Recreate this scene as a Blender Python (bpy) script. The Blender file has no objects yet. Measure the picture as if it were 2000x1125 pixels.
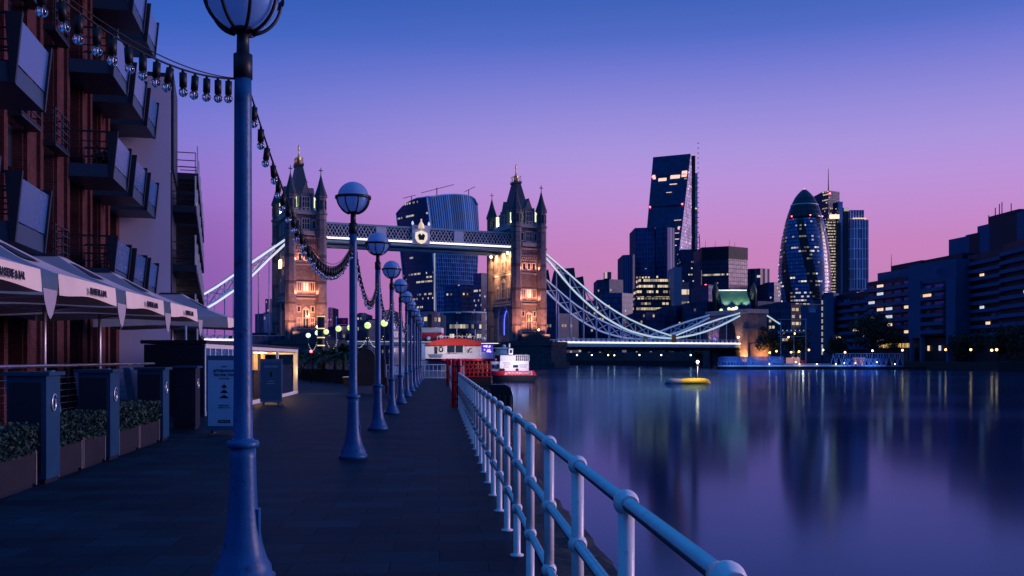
import bpy, bmesh, math, random
from mathutils import Vector, Matrix
random.seed(7)
R = math.radians
F = 1900.0; EYE = 1.58; ZW = -1.6           # focal length in photo pixels, eye height, water level
scene = bpy.context.scene
COL = scene.collection

# ------------------------------------------------------------------ camera
cam = bpy.data.cameras.new('camera'); camo = bpy.data.objects.new('camera', cam); COL.objects.link(camo)
camo.location = (0, 0, EYE); camo.rotation_euler = (R(90), 0, 0)
cam.sensor_width = 36; cam.lens = 36 * F / 2000; cam.shift_y = (700 - 562.5) / 2000
cam.clip_start = 0.1; cam.clip_end = 20000
scene.camera = camo

# ------------------------------------------------------------------ dusk sky (world)
world = bpy.data.worlds.new('World'); scene.world = world; world.use_nodes = True
nt = world.node_tree; N = nt.nodes; L = nt.links; N.clear()
out = N.new('ShaderNodeOutputWorld'); bg = N.new('ShaderNodeBackground'); L.new(bg.outputs[0], out.inputs[0])
tc = N.new('ShaderNodeTexCoord'); sep = N.new('ShaderNodeSeparateXYZ'); L.new(tc.outputs['Generated'], sep.inputs[0])
def ramp(stops):
    r = N.new('ShaderNodeValToRGB'); e = r.color_ramp.elements
    while len(e) > 1: e.remove(e[-1])
    e[0].position = stops[0][0]; e[0].color = (*stops[0][1], 1)
    for p, c in stops[1:]:
        x = e.new(p); x.color = (*c, 1)
    L.new(sep.outputs[2], r.inputs[0]); return r
SKY_FRONT = [(0, (.56, .205, .41)), (.073, (.555, .22, .475)), (.110, (.57, .23, .53)), (.146, (.53, .265, .64)), (.176, (.48, .29, .71)), (.206, (.40, .295, .73)), (.245, (.285, .25, .70)),
             (.287, (.155, .185, .64)), (.310, (.088, .152, .57)), (.34, (.056, .126, .50)), (.42, (.02, .09, .42)), (.60, (.018, .14, .52)), (1, (.025, .25, .78))]
SKY_LEFT = [(0, (.17, .055, .37)), (.09, (.17, .075, .43)), (.13, (.215, .10, .47)), (.157, (.25, .135, .55)), (.19, (.22, .15, .59)), (.225, (.16, .165, .63)), (.26, (.09, .15, .60)),
            (.31, (.034, .115, .52)), (.36, (.015, .085, .42)), (.42, (.01, .08, .40)), (.60, (.018, .14, .52)), (1, (.025, .25, .78))]
SKY_BACK = [(0, (.028, .085, .31)), (.3, (.022, .105, .39)), (.60, (.018, .15, .52)), (1, (.025, .25, .78))]
rf, rl, rb = ramp(SKY_FRONT), ramp(SKY_LEFT), ramp(SKY_BACK)
flat = N.new('ShaderNodeVectorMath'); flat.operation = 'MULTIPLY'; flat.inputs[1].default_value = (1, 1, 0); L.new(tc.outputs['Generated'], flat.inputs[0])
nor = N.new('ShaderNodeVectorMath'); nor.operation = 'NORMALIZE'; L.new(flat.outputs[0], nor.inputs[0])
def az(deg, lo, hi):                        # smooth weight of how close the azimuth is to a compass angle (0 = +Y, clockwise)
    d = N.new('ShaderNodeVectorMath'); d.operation = 'DOT_PRODUCT'; d.inputs[1].default_value = (math.sin(R(deg)), math.cos(R(deg)), 0)
    L.new(nor.outputs[0], d.inputs[0])
    m = N.new('ShaderNodeMapRange'); m.interpolation_type = 'SMOOTHSTEP'; m.inputs[1].default_value = lo; m.inputs[2].default_value = hi
    L.new(d.outputs['Value'], m.inputs[0]); return m.outputs[0]
def mixc(a, b, f):
    m = N.new('ShaderNodeMix'); m.data_type = 'RGBA'; L.new(f, m.inputs[0]); L.new(a, m.inputs[6]); L.new(b, m.inputs[7]); return m.outputs[2]
w_front = az(38, math.cos(R(66)), math.cos(R(28)))
w_any = az(25, math.cos(R(118)), math.cos(R(62)))
c1 = mixc(rl.outputs[0], rf.outputs[0], w_front)
c2 = mixc(rb.outputs[0], c1, w_any)
L.new(c2, bg.inputs[0]); bg.inputs[1].default_value = 1.0

sun = bpy.data.lights.new('sun', 'SUN'); sun.energy = 2.3; sun.angle = R(26); sun.color = (1, .68, .88)     # soft afterglow low on the right
suno = bpy.data.objects.new('sun', sun); COL.objects.link(suno)
SAZ, SEL = R(84), R(8); suno.rotation_euler = Vector((-math.sin(SAZ) * math.cos(SEL), -math.cos(SAZ) * math.cos(SEL), -math.sin(SEL))).to_track_quat('-Z', 'Y').to_euler()
scene.view_settings.view_transform = 'Standard'; scene.view_settings.look = 'None'
scene.view_settings.exposure = 0.0; scene.view_settings.gamma = 1.0
scene.cycles.use_denoising = True
scene.cycles.max_bounces = 6; scene.cycles.diffuse_bounces = 2; scene.cycles.glossy_bounces = 3; scene.cycles.transmission_bounces = 4
scene.cycles.caustics_reflective = False; scene.cycles.caustics_refractive = False
scene.cycles.sample_clamp_indirect = 4.0

# ------------------------------------------------------------------ helpers
def W(u, D, v=None, z=None):                # a point of the place from its bearing, distance and height
    return Vector(((u - 1000) / F * D, D, z if z is not None else 0.0 if v is None else EYE + (700 - v) * D / F))
def P(t, s, th, z=0.0):                     # t to the right, s along a street that runs th left of the view
    return Vector((-s * math.sin(th) + t * math.cos(th), s * math.cos(th) + t * math.sin(th), z))
def sD(D, t, th): return (D - t * math.sin(th)) / math.cos(th)
TP = math.atan(142 / F); TT = math.atan(240 / F); TF = math.atan(415 / F)

class MB:
    def __init__(s): s.v = []; s.f = []; s.uv = []; s.m = []; s.sm = []; s.mi = 0
    def face(s, pts, uv=None, smooth=False):
        i = len(s.v); s.v += [Vector(p) for p in pts]; s.f.append(tuple(range(i, i + len(pts))))
        s.uv += list(uv) if uv else [(p[0] + p[1], p[2]) for p in pts]
        s.m.append(s.mi); s.sm.append(smooth)
    def box(s, x0, x1, y0, y1, z0, z1):
        if x0 > x1: x0, x1 = x1, x0
        if y0 > y1: y0, y1 = y1, y0
        if z0 > z1: z0, z1 = z1, z0
        a = [(x0, y0, z0), (x1, y0, z0), (x1, y1, z0), (x0, y1, z0), (x0, y0, z1), (x1, y0, z1), (x1, y1, z1), (x0, y1, z1)]
        for q, k in (((0, 1, 5, 4), 0), ((1, 2, 6, 5), 1), ((2, 3, 7, 6), 0), ((3, 0, 4, 7), 1), ((4, 5, 6, 7), 2), ((3, 2, 1, 0), 2)):
            pp = [a[j] for j in q]
            s.face(pp, [(p[0], p[2]) if k == 0 else (p[1], p[2]) if k == 1 else (p[0], p[1]) for p in pp])
        return s
    def ring(s, rings, close=True, smooth=True, uvs=None, cap=(True, True)):   # rings of points joined into a skin
        n = len(rings[0]); i = len(s.v)
        for r in rings: s.v += [Vector(p) for p in r]
        for a in range(len(rings) - 1):
            for b in range(n if close else n - 1):
                b2 = (b + 1) % n
                s.f.append((i + a * n + b, i + a * n + b2, i + (a + 1) * n + b2, i + (a + 1) * n + b))
                if uvs:
                    s.uv += [uvs(a, b), uvs(a, b + 1), uvs(a + 1, b + 1), uvs(a + 1, b)]
                else: s.uv += [(b / n, a), ((b + 1) / n, a), ((b + 1) / n, a + 1), (b / n, a + 1)]
                s.m.append(s.mi); s.sm.append(smooth)
        if close:
            for k, idx in ((0, 0), (1, len(rings) - 1)):
                if cap[k]:
                    q = [i + idx * n + b for b in range(n)]
                    if k == 0: q.reverse()
                    s.f.append(tuple(q)); s.uv += [(s.v[j].x, s.v[j].y) for j in q]; s.m.append(s.mi); s.sm.append(False)
        return s
    def cyl(s, p0, p1, r0, r1=None, n=12, smooth=True):
        p0, p1 = Vector(p0), Vector(p1); r1 = r0 if r1 is None else r1
        d = (p1 - p0).normalized(); a = d.orthogonal().normalized(); b = d.cross(a)
        rr = lambda p, r: [p + (a * math.cos(2 * math.pi * k / n) + b * math.sin(2 * math.pi * k / n)) * max(r, 1e-4) for k in range(n)]
        return s.ring([rr(p0, r0), rr(p1, r1)], smooth=smooth)
    def tube(s, path, r, n=8):
        path = [Vector(p) for p in path]; rings = []; prev = None
        for k, p in enumerate(path):
            d = (path[min(k + 1, len(path) - 1)] - path[max(k - 1, 0)]).normalized()
            if prev is None: a = d.orthogonal().normalized()
            else: a = (prev - d * prev.dot(d)).normalized()
            prev = a; b = d.cross(a)
            rings.append([p + (a * math.cos(2 * math.pi * j / n) + b * math.sin(2 * math.pi * j / n)) * r for j in range(n)])
        return s.ring(rings)
    def bar(s, p0, p1, w, h=None):              # square bar between two points
        p0, p1 = Vector(p0), Vector(p1); h = w if h is None else h
        d = (p1 - p0).normalized(); up = Vector((0, 0, 1)) if abs(d.z) < .95 else Vector((0, 1, 0))
        a = d.cross(up).normalized() * w / 2; b = a.cross(d).normalized() * h / 2
        return s.ring([[p - a - b, p + a - b, p + a + b, p - a + b] for p in (p0, p1)], smooth=False)
    def lathe(s, prof, n=24, c=(0, 0, 0), smooth=True, rot=0.0, uvs=None, cap=(True, True)):
        rings = [[(c[0] + r * math.cos(2 * math.pi * k / n + rot), c[1] + r * math.sin(2 * math.pi * k / n + rot), c[2] + z) for k in range(n)] for r, z in prof]
        return s.ring(rings, smooth=smooth, uvs=uvs, cap=cap)
    def sphere(s, c, r, n=16, m=10, sz=1.0):
        return s.lathe([(max(1e-4, r * math.sin(math.pi * k / m)), -r * sz * math.cos(math.pi * k / m)) for k in range(m + 1)], n, c)
    def prism(s, poly, z0, z1):                 # plan polygon (counter-clockwise) pulled up
        n = len(poly); run = 0.0
        for k in range(n):
            a, b = Vector(poly[k][:2]), Vector(poly[(k + 1) % n][:2]); l = (b - a).length
            s.face([(a.x, a.y, z0), (b.x, b.y, z0), (b.x, b.y, z1), (a.x, a.y, z1)], [(run, z0), (run + l, z0), (run + l, z1), (run, z1)]); run += l
        s.face([(p[0], p[1], z1) for p in poly]); s.face([(p[0], p[1], z0) for p in reversed(poly)])
        return s
    def slab(s, poly, axis, d0, d1):            # an outline in a vertical plane given thickness: axis 'y' -> poly is (x,z); axis 'x' -> poly is (y,z)
        f = (lambda p, d: (p[0], d, p[1])) if axis == 'y' else (lambda p, d: (d, p[0], p[1]))
        n = len(poly)
        s.face([f(p, d0) for p in poly], poly); s.face([f(p, d1) for p in reversed(poly)], list(reversed(poly)))
        for k in range(n):
            a, b = poly[k], poly[(k + 1) % n]
            s.face([f(a, d0), f(a, d1), f(b, d1), f(b, d0)], [(d0, a[1]), (d1, a[1]), (d1, b[1]), (d0, b[1])])
        return s
    def build(s, name, mat, parent=None, world=False, label=None, recalc=True):
        me = bpy.data.meshes.new(name)
        vs = s.v
        if world and parent is not None:
            inv = (Matrix.Translation(parent.location) @ parent.rotation_euler.to_matrix().to_4x4()).inverted()
            vs = [inv @ v for v in vs]
        me.from_pydata([tuple(v) for v in vs], [], s.f)
        for m in (mat if isinstance(mat, (list, tuple)) else [mat]): me.materials.append(m)
        uvl = me.uv_layers.new(name='UVMap')
        uvl.data.foreach_set('uv', [c for p in s.uv for c in p[:2]])
        me.polygons.foreach_set('material_index', s.m); me.polygons.foreach_set('use_smooth', s.sm)
        if recalc:
            bm = bmesh.new(); bm.from_mesh(me); bmesh.ops.recalc_face_normals(bm, faces=bm.faces); bm.to_mesh(me); bm.free()
        me.update()
        o = bpy.data.objects.new(name, me); COL.objects.link(o)
        if parent is not None: own(o, parent)
        if label: o['label'] = label
        return o

def tag(o, label, cat, group=None, kind=None):
    o['label'] = label; o['category'] = cat
    if group: o['group'] = group
    if kind: o['kind'] = kind
    return o
def thing(name, label, cat, loc=(0, 0, 0), rotz=0.0, group=None):
    o = bpy.data.objects.new(name, None); COL.objects.link(o); o.location = loc; o.rotation_euler = (0, 0, rotz)
    o.empty_display_size = .3
    return tag(o, label, cat, group)
def struct(o): o['kind'] = 'structure'; return o
CH = {}
def own(c, par): c.parent = par; CH.setdefault(par.name, []).append(c)
def kids(o): return list(CH.get(o.name, []))
def dup(root, loc, rotz=None, label=None, group=None, scale=None):
    def rec(o, par):
        c = o.copy(); COL.objects.link(c)
        if par is not None: own(c, par)
        for k in kids(o): rec(k, c)
        return c
    r = rec(root, None); r.location = loc
    if rotz is not None: r.rotation_euler = (0, 0, rotz)
    if scale is not None: r.scale = (scale,) * 3
    if label: r['label'] = label
    if group: r['group'] = group
    return r

def text(body, size, mat, parent, M, name='lettering', extrude=.004, sx=1.0, bold=0.0):
    cu = bpy.data.curves.new('t', 'FONT'); cu.body = body; cu.size = size; cu.extrude = extrude; cu.align_x = 'CENTER'; cu.align_y = 'CENTER'; cu.offset = bold
    cu.resolution_u = 3
    o = bpy.data.objects.new('t', cu); COL.objects.link(o)
    me = bpy.data.meshes.new_from_object(o.evaluated_get(bpy.context.evaluated_depsgraph_get()))
    bpy.data.objects.remove(o); me.materials.clear(); me.materials.append(mat)
    me.transform(Matrix.Diagonal((sx, 1, 1, 1))); me.transform(M)
    r = bpy.data.objects.new(name, me); COL.objects.link(r); own(r, parent)
    return r
def MX(cx, cy, cz, ax, ay):                    # text frame: x along ax, y along ay
    ax, ay = Vector(ax).normalized(), Vector(ay).normalized(); n = ax.cross(ay)
    return Matrix(((ax.x, ay.x, n.x, cx), (ax.y, ay.y, n.y, cy), (ax.z, ay.z, n.z, cz), (0, 0, 0, 1)))

# ------------------------------------------------------------------ materials
def nodes(name):
    m = bpy.data.materials.new(name); m.use_nodes = True; t = m.node_tree
    return m, t, t.nodes, t.links, t.nodes['Principled BSDF']
def mat(name, c, rough=.55, metal=0.0, var=.25, scale=3.0, bump=0.0, bscale=20.0, emit=None, es=0.0, dirt=None, trans=0.0, spec=.3, alpha=1.0):
    m, t, n, l, b = nodes(name)
    b.inputs['Roughness'].default_value = rough; b.inputs['Metallic'].default_value = metal
    b.inputs['Specular IOR Level'].default_value = spec; b.inputs['Transmission Weight'].default_value = trans
    b.inputs['Alpha'].default_value = alpha
    co = n.new('ShaderNodeTexCoord')
    if var > 0:
        no = n.new('ShaderNodeTexNoise'); no.inputs['Scale'].default_value = scale; no.inputs['Detail'].default_value = 5; no.inputs['Roughness'].default_value = .65
        l.new(co.outputs['Object'], no.inputs['Vector'])
        mx = n.new('ShaderNodeMix'); mx.data_type = 'RGBA'
        mx.inputs[6].default_value = (*[x * (1 - var) for x in c], 1); mx.inputs[7].default_value = (*[min(1, x * (1 + var)) for x in c], 1)
        l.new(no.outputs['Fac'], mx.inputs[0]); l.new(mx.outputs[2], b.inputs['Base Color'])
        if dirt:                                     # grime and rust patches on old paint
            nd = n.new('ShaderNodeTexNoise'); nd.inputs['Scale'].default_value = dirt[1]; nd.inputs['Detail'].default_value = 8; nd.inputs['Roughness'].default_value = .75; l.new(co.outputs['Object'], nd.inputs['Vector'])
            md = n.new('ShaderNodeMapRange'); md.inputs[1].default_value = dirt[2]; md.inputs[2].default_value = dirt[2] + .12; l.new(nd.outputs['Fac'], md.inputs[0])
            m2 = n.new('ShaderNodeMix'); m2.data_type = 'RGBA'; l.new(md.outputs[0], m2.inputs[0]); l.new(mx.outputs[2], m2.inputs[6]); m2.inputs[7].default_value = (*dirt[0], 1); l.new(m2.outputs[2], b.inputs['Base Color'])
        mr = n.new('ShaderNodeMapRange'); mr.inputs[3].default_value = max(.02, rough - .1); mr.inputs[4].default_value = min(1, rough + .12)
        l.new(no.outputs['Fac'], mr.inputs[0]); l.new(mr.outputs[0], b.inputs['Roughness'])
    else: b.inputs['Base Color'].default_value = (*c, 1)
    if bump:
        nb = n.new('ShaderNodeTexNoise'); nb.inputs['Scale'].default_value = bscale; nb.inputs['Detail'].default_value = 4; l.new(co.outputs['Object'], nb.inputs['Vector'])
        bp = n.new('ShaderNodeBump'); bp.inputs['Strength'].default_value = bump; bp.inputs['Distance'].default_value = .02
        l.new(nb.outputs['Fac'], bp.inputs['Height']); l.new(bp.outputs[0], b.inputs['Normal'])
    if emit: b.inputs['Emission Color'].default_value = (*emit, 1); b.inputs['Emission Strength'].default_value = es
    return m
def glow(name, c, s): return mat(name, (.8, .8, .8), var=0, emit=c, es=s)
def brick(name, c1, c2, mortar, w, h, msize=.01, rough=.8, bump=.4, rotz=None, offs=.5, var=.35):
    m, t, n, l, b = nodes(name)
    co = n.new('ShaderNodeTexCoord'); br = n.new('ShaderNodeTexBrick'); src = co.outputs['UV']
    if rotz is not None:
        mp = n.new('ShaderNodeMapping'); mp.inputs['Rotation'].default_value = (0, 0, rotz); l.new(co.outputs['Object'], mp.inputs[0]); src = mp.outputs[0]
    l.new(src, br.inputs['Vector'])
    br.inputs['Scale'].default_value = 1; br.inputs['Brick Width'].default_value = w; br.inputs['Row Height'].default_value = h
    br.inputs['Mortar Size'].default_value = msize; br.inputs['Color1'].default_value = (*c1, 1); br.inputs['Color2'].default_value = (*c2, 1); br.inputs['Mortar'].default_value = (*mortar, 1)
    br.offset = offs; b.inputs['Specular IOR Level'].default_value = .03
    no = n.new('ShaderNodeTexNoise'); no.inputs['Scale'].default_value = .9; no.inputs['Detail'].default_value = 8; no.inputs['Roughness'].default_value = .7; l.new(co.outputs['Object'], no.inputs['Vector'])
    mr = n.new('ShaderNodeMapRange'); mr.inputs[1].default_value = .3; mr.inputs[2].default_value = .7; mr.inputs[3].default_value = 1 - var; mr.inputs[4].default_value = 1 + var; l.new(no.outputs['Fac'], mr.inputs[0])
    ml = n.new('ShaderNodeVectorMath'); ml.operation = 'SCALE'; l.new(br.outputs['Color'], ml.inputs[0]); l.new(mr.outputs[0], ml.inputs['Scale']); l.new(ml.outputs[0], b.inputs['Base Color'])
    rr = n.new('ShaderNodeMapRange'); rr.inputs[3].default_value = rough - .15; rr.inputs[4].default_value = min(1, rough + .1); l.new(no.outputs['Fac'], rr.inputs[0]); l.new(rr.outputs[0], b.inputs['Roughness'])
    bp = n.new('ShaderNodeBump'); bp.inputs['Strength'].default_value = bump; bp.inputs['Distance'].default_value = .02
    inv = n.new('ShaderNodeMath'); inv.operation = 'SUBTRACT'; inv.inputs[0].default_value = 1; l.new(br.outputs['Fac'], inv.inputs[1]); l.new(inv.outputs[0], bp.inputs['Height'])
    l.new(bp.outputs[0], b.inputs['Normal'])
    return m
def curtain(name, glass, frame, cw, fh, mull=.12, spand=.22, lit=.12, litc=(1, .78, .50), es=1.0, rough=.18, run=5.0, rows=.0, frough=.45, ramp_z=None, spiral=None, metal=0.0, lith=.42):
    """glazed facade: cells cw x fh metres on the UV map, some of them lit from inside"""
    m, t, n, l, b = nodes(name)
    def math_(op, a, c=None):
        q = n.new('ShaderNodeMath'); q.operation = op
        for i, x in ((0, a), (1, c)):
            if x is None: continue
            if isinstance(x, (int, float)): q.inputs[i].default_value = x
            else: l.new(x, q.inputs[i])
        return q.outputs[0]
    co = n.new('ShaderNodeTexCoord'); sp = n.new('ShaderNodeSeparateXYZ'); l.new(co.outputs['UV'], sp.inputs[0])
    x, y = sp.outputs[0], sp.outputs[1]
    gx, gy = math_('DIVIDE', x, cw), math_('DIVIDE', y, fh)
    fx, fy, ix, iy = math_('FRACT', gx), math_('FRACT', gy), math_('FLOOR', gx), math_('FLOOR', gy)
    fm = math_('MAXIMUM', math_('LESS_THAN', fx, mull), math_('LESS_THAN', fy, spand))
    oi = n.new('ShaderNodeObjectInfo')
    def wn(a, c, k):
        cb = n.new('ShaderNodeCombineXYZ'); l.new(a, cb.inputs[0]); l.new(c, cb.inputs[1]); l.new(math_('ADD', math_('MULTIPLY', oi.outputs['Random'], 50.0), k), cb.inputs[2])
        w = n.new('ShaderNodeTexWhiteNoise'); w.noise_dimensions = '3D'; l.new(cb.outputs[0], w.inputs['Vector']); return w.outputs['Value']
    r1 = wn(ix, iy, 1.3); r2 = wn(math_('FLOOR', math_('DIVIDE', ix, run)), iy, 7.7); r3 = wn(math_('FLOOR', math_('DIVIDE', ix, 400.0)), iy, 3.1)
    score = math_('ADD', math_('MULTIPLY', r1, .45), math_('MULTIPLY', r2, .55))
    if rows: score = math_('ADD', math_('MULTIPLY', score, 1 - rows), math_('MULTIPLY', r3, rows))
    if ramp_z:
        mr = n.new('ShaderNodeMapRange'); l.new(y, mr.inputs[0]); mr.inputs[1].default_value = ramp_z[0]; mr.inputs[2].default_value = ramp_z[1]; mr.inputs[3].default_value = ramp_z[2]; mr.inputs[4].default_value = ramp_z[3]
        score = math_('ADD', score, mr.outputs[0])
    on = math_('GREATER_THAN', score, 1 - lit * 1.0 - .12)
    bri = math_('ADD', math_('MULTIPLY', wn(ix, iy, 5.5), .9), .15)
    es = es * .95; on = math_('MULTIPLY', on, math_('GREATER_THAN', fy, 1 - lith - .08)); on = math_('MULTIPLY', on, math_('LESS_THAN', fy, .92))
    es_ = math_('MULTIPLY', math_('MULTIPLY', on, math_('SUBTRACT', 1.0, fm)), math_('MULTIPLY', bri, es))
    mx = n.new('ShaderNodeMix'); mx.data_type = 'RGBA'; mx.inputs[7].default_value = (*frame, 1); mx.inputs[6].default_value = (*glass, 1); l.new(fm, mx.inputs[0])
    colr = mx.outputs[2]
    tint = n.new('ShaderNodeMapRange'); l.new(r1, tint.inputs[0]); tint.inputs[3].default_value = .6; tint.inputs[4].default_value = 1.35
    sc = n.new('ShaderNodeVectorMath'); sc.operation = 'SCALE'; l.new(colr, sc.inputs[0]); l.new(tint.outputs[0], sc.inputs['Scale']); colr = sc.outputs[0]
    if spiral:
        s1 = math_('FRACT', math_('ADD', math_('DIVIDE', x, spiral[0]), math_('DIVIDE', y, spiral[1])))
        dk = math_('LESS_THAN', s1, .36)
        mm = n.new('ShaderNodeMix'); mm.data_type = 'RGBA'; l.new(dk, mm.inputs[0]); l.new(colr, mm.inputs[6]); mm.inputs[7].default_value = (.004, .008, .02, 1); colr = mm.outputs[2]
        es_ = math_('MULTIPLY', es_, math_('SUBTRACT', 1.0, math_('MULTIPLY', dk, .8)))
    l.new(colr, b.inputs['Base Color'])
    rg = n.new('ShaderNodeMix'); rg.data_type = 'FLOAT'; l.new(fm, rg.inputs[0]); rg.inputs[2].default_value = rough; rg.inputs[3].default_value = frough; l.new(rg.outputs[0], b.inputs['Roughness'])
    b.inputs['Metallic'].default_value = metal; b.inputs['Specular IOR Level'].default_value = .35
    b.inputs['Emission Color'].default_value = (*litc, 1); l.new(es_, b.inputs['Emission Strength'])
    return m

M = {}
M['paving'] = brick('paving', (.0025, .014, .030), (.006, .027, .050), (.0009, .005, .011), .75, .40, .006, rough=.60, bump=.55, rotz=-TP, var=.45)
M['quay'] = mat('quay_stone', (.012, .015, .022), .75, var=.6, scale=4, bump=.8, bscale=9)
M['earth'] = mat('earth', (.02, .026, .03), .9, var=.4, scale=.2)
M['pole'] = mat('pole_paint', (.008, .080, .25), .38, var=.38, dirt=((.004, .02, .06), 7, .56), scale=5, bump=.12, bscale=40)
M['cage'] = mat('cage_iron', (.008, .012, .025), .45, var=.2)
def translucent(name, c, tc, f, rough=.85, **k):       # a thin sheet that lets some light through
    m = mat(name, c, rough, **k); n, l = m.node_tree.nodes, m.node_tree.links
    t = n.new('ShaderNodeBsdfTranslucent'); t.inputs[0].default_value = (*tc, 1); x = n.new('ShaderNodeMixShader'); x.inputs[0].default_value = f
    l.new(n['Principled BSDF'].outputs[0], x.inputs[1]); l.new(t.outputs[0], x.inputs[2]); l.new(x.outputs[0], n['Material Output'].inputs['Surface']); return m
M['opal'] = translucent('opal_glass', (.30, .52, .86), (.42, .66, .98), .6, .12, var=.05, scale=2, spec=.5)
M['rail'] = mat('rail_paint', (.72, .68, .74), .32, var=.18, dirt=((.20, .14, .13), 13, .60), scale=9, bump=.08, bscale=60, spec=.5)
M['steel'] = mat('rail_steel', (.50, .45, .50), .20, metal=.92, var=.3, scale=16, bump=.05, bscale=30)
M['red'] = mat('red_plastic', (.85, .012, .04), .4, var=.15)
M['cable'] = mat('cable', (.006, .007, .012), .5, var=0)
M['bulb'] = mat('bulb_glass', (.70, .74, .85), .04, var=0, trans=1.0, spec=.4)
M['bulb_on'] = glow('bulb_lit', (1, .85, .6), 1.0)
M['cloth'] = translucent('parasol_cloth', (.42, .38, .47), (.40, .22, .22), .10, .85, var=.12, scale=1.5, bump=.25, bscale=3)
M['valance'] = translucent('valance_cloth', (.86, .70, .66), (.5, .34, .32), .10, .85, var=.10, scale=2.5, bump=.3, bscale=4)
M['ink'] = mat('dark_print', (.012, .014, .035), .7, var=0)
M['alu'] = mat('pole_aluminium', (.55, .50, .56), .35, metal=.5, var=.12)
M['cap'] = mat('dark_cap', (.03, .04, .08), .6, var=.1)
M['cab'] = mat('cabinet_paint', (.004, .046, .115), .5, var=.3, scale=5)
M['cabdark'] = mat('cabinet_dark', (.008, .012, .03), .5, var=.2)
M['emblem'] = mat('emblem_silver', (.7, .72, .8), .25, metal=.7, var=.1)
M['planter'] = mat('planter_timber', (.011, .011, .022), .6, var=.35, scale=4)
M['trim'] = mat('planter_trim', (.5, .42, .46), .35, metal=.6, var=.15)
M['hedge'] = mat('hedge_leaf', (.009, .040, .040), .6, var=.5, scale=6)
M['leaf'] = mat('tree_leaf', (.020, .040, .030), .7, var=.5, scale=.8)
M['palm'] = mat('palm_leaf', (.025, .055, .035), .6, var=.4, scale=3)
M['bark'] = mat('bark', (.035, .028, .026), .9, var=.4, scale=8)
M['signw'] = mat('sign_pale', (.52, .68, .95), .5, var=.08)
M['signb'] = mat('sign_blue', (.04, .12, .20), .45, var=.12)
M['signf'] = mat('sign_frame', (.08, .16, .28), .45, var=.15)
M['white'] = mat('white_paint', (.72, .70, .76), .45, var=.12)
M['brick'] = brick('red_brick', (.095, .030, .035), (.062, .020, .028), (.07, .048, .058), .225, .075, .010, rough=.85, bump=.5)
M['dkmetal'] = mat('dark_metal', (.008, .017, .038), .5, var=.25, scale=4)
M['fin'] = mat('fin_metal', (.012, .020, .042), .5, var=.25, scale=4)
M['slabm'] = mat('balcony_fascia', (.02, .055, .115), .45, var=.2)
M['bglass'] = mat('balcony_glass', (.03, .11, .32), .25, metal=.1, var=.06, scale=.6)  # blue of the reflected sky is put into the base colour
M['pane'] = mat('window_pane', (.012, .03, .055), .08, var=.35, scale=.7)
M['render'] = mat('wall_render', (.50, .49, .74), .8, var=.09, scale=.8)
M['stone'] = brick('tower_stone', (.20, .18, .215), (.15, .135, .17), (.09, .085, .11), 1.1, .45, .03, rough=.85, bump=.5)
M['stonepale'] = mat('stone_dressing', (.36, .33, .36), .8, var=.2, scale=.6)
M['granite'] = brick('pier_granite', (.085, .095, .12), (.065, .075, .10), (.04, .045, .06), 2.0, .8, .05, rough=.8, bump=.6)
M['slate'] = mat('roof_slate', (.030, .042, .070), .5, var=.3, scale=.8)
M['gold'] = mat('gilding', (.75, .45, .14), .35, metal=.8, var=.15)
M['bridge'] = mat('bridge_paint', (.22, .40, .52), .45, var=.15, scale=.4)
M['bridgepale'] = mat('bridge_pale_paint', (.55, .60, .75), .5, var=.1, scale=.4)
M['ledw'] = glow('light_strip', (1, .86, .84), 1.5)
M['ledc'] = glow('chain_light', (.70, .90, .95), .58)
M['ledb'] = glow('chain_light_white', (.86, .88, 1), .8)
M['warmpane'] = glow('lit_window', (1, .66, .36), .95)
M['dimpane'] = glow('dim_window', (.9, .75, .55), .35)
M['coolpane'] = glow('lit_window_cool', (.85, .88, 1), .65)
M['greenish'] = glow('green_floodlight_glass', (.85, 1, .50), 1.2)
M['sodium'] = glow('sodium_lamp', (1, .46, .13), 7)
M['whitelamp'] = glow('white_lamp', (1, .84, .60), 6)
M['globe_on'] = glow('lit_globe', (.72, .95, .24), 1.15)
M['globe_on2'] = glow('lit_globe_white', (.70, 1, .72), 1.5)
M['redlight'] = glow('red_beacon', (1, .05, .06), 14)
M['blueled'] = glow('blue_neon', (.06, .10, 1), 2.2)
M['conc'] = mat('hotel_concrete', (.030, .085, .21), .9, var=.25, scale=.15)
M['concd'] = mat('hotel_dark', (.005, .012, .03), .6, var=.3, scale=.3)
M['hullr'] = mat('hull_red', (.72, .015, .05), .4, var=.15, scale=.6)
M['hulld'] = mat('hull_dark', (.012, .014, .022), .5, var=.3)
M['yellow'] = mat('buoy_yellow', (.60, .38, .02), .5, var=.15)
M['tub'] = mat('tub_dark', (.005, .008, .014), .6, var=.3)
M['jetty'] = mat('jetty_blue', (.20, .32, .68), .4, var=.2)
# ================================================================== THE SETTING
def plan(name, pts, z, m, kind='structure'):
    b = MB(); b.face([(p[0], p[1], z) for p in pts], [(p[0], p[1]) for p in pts]); o = b.build(name, m); o['kind'] = kind; return o
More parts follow.
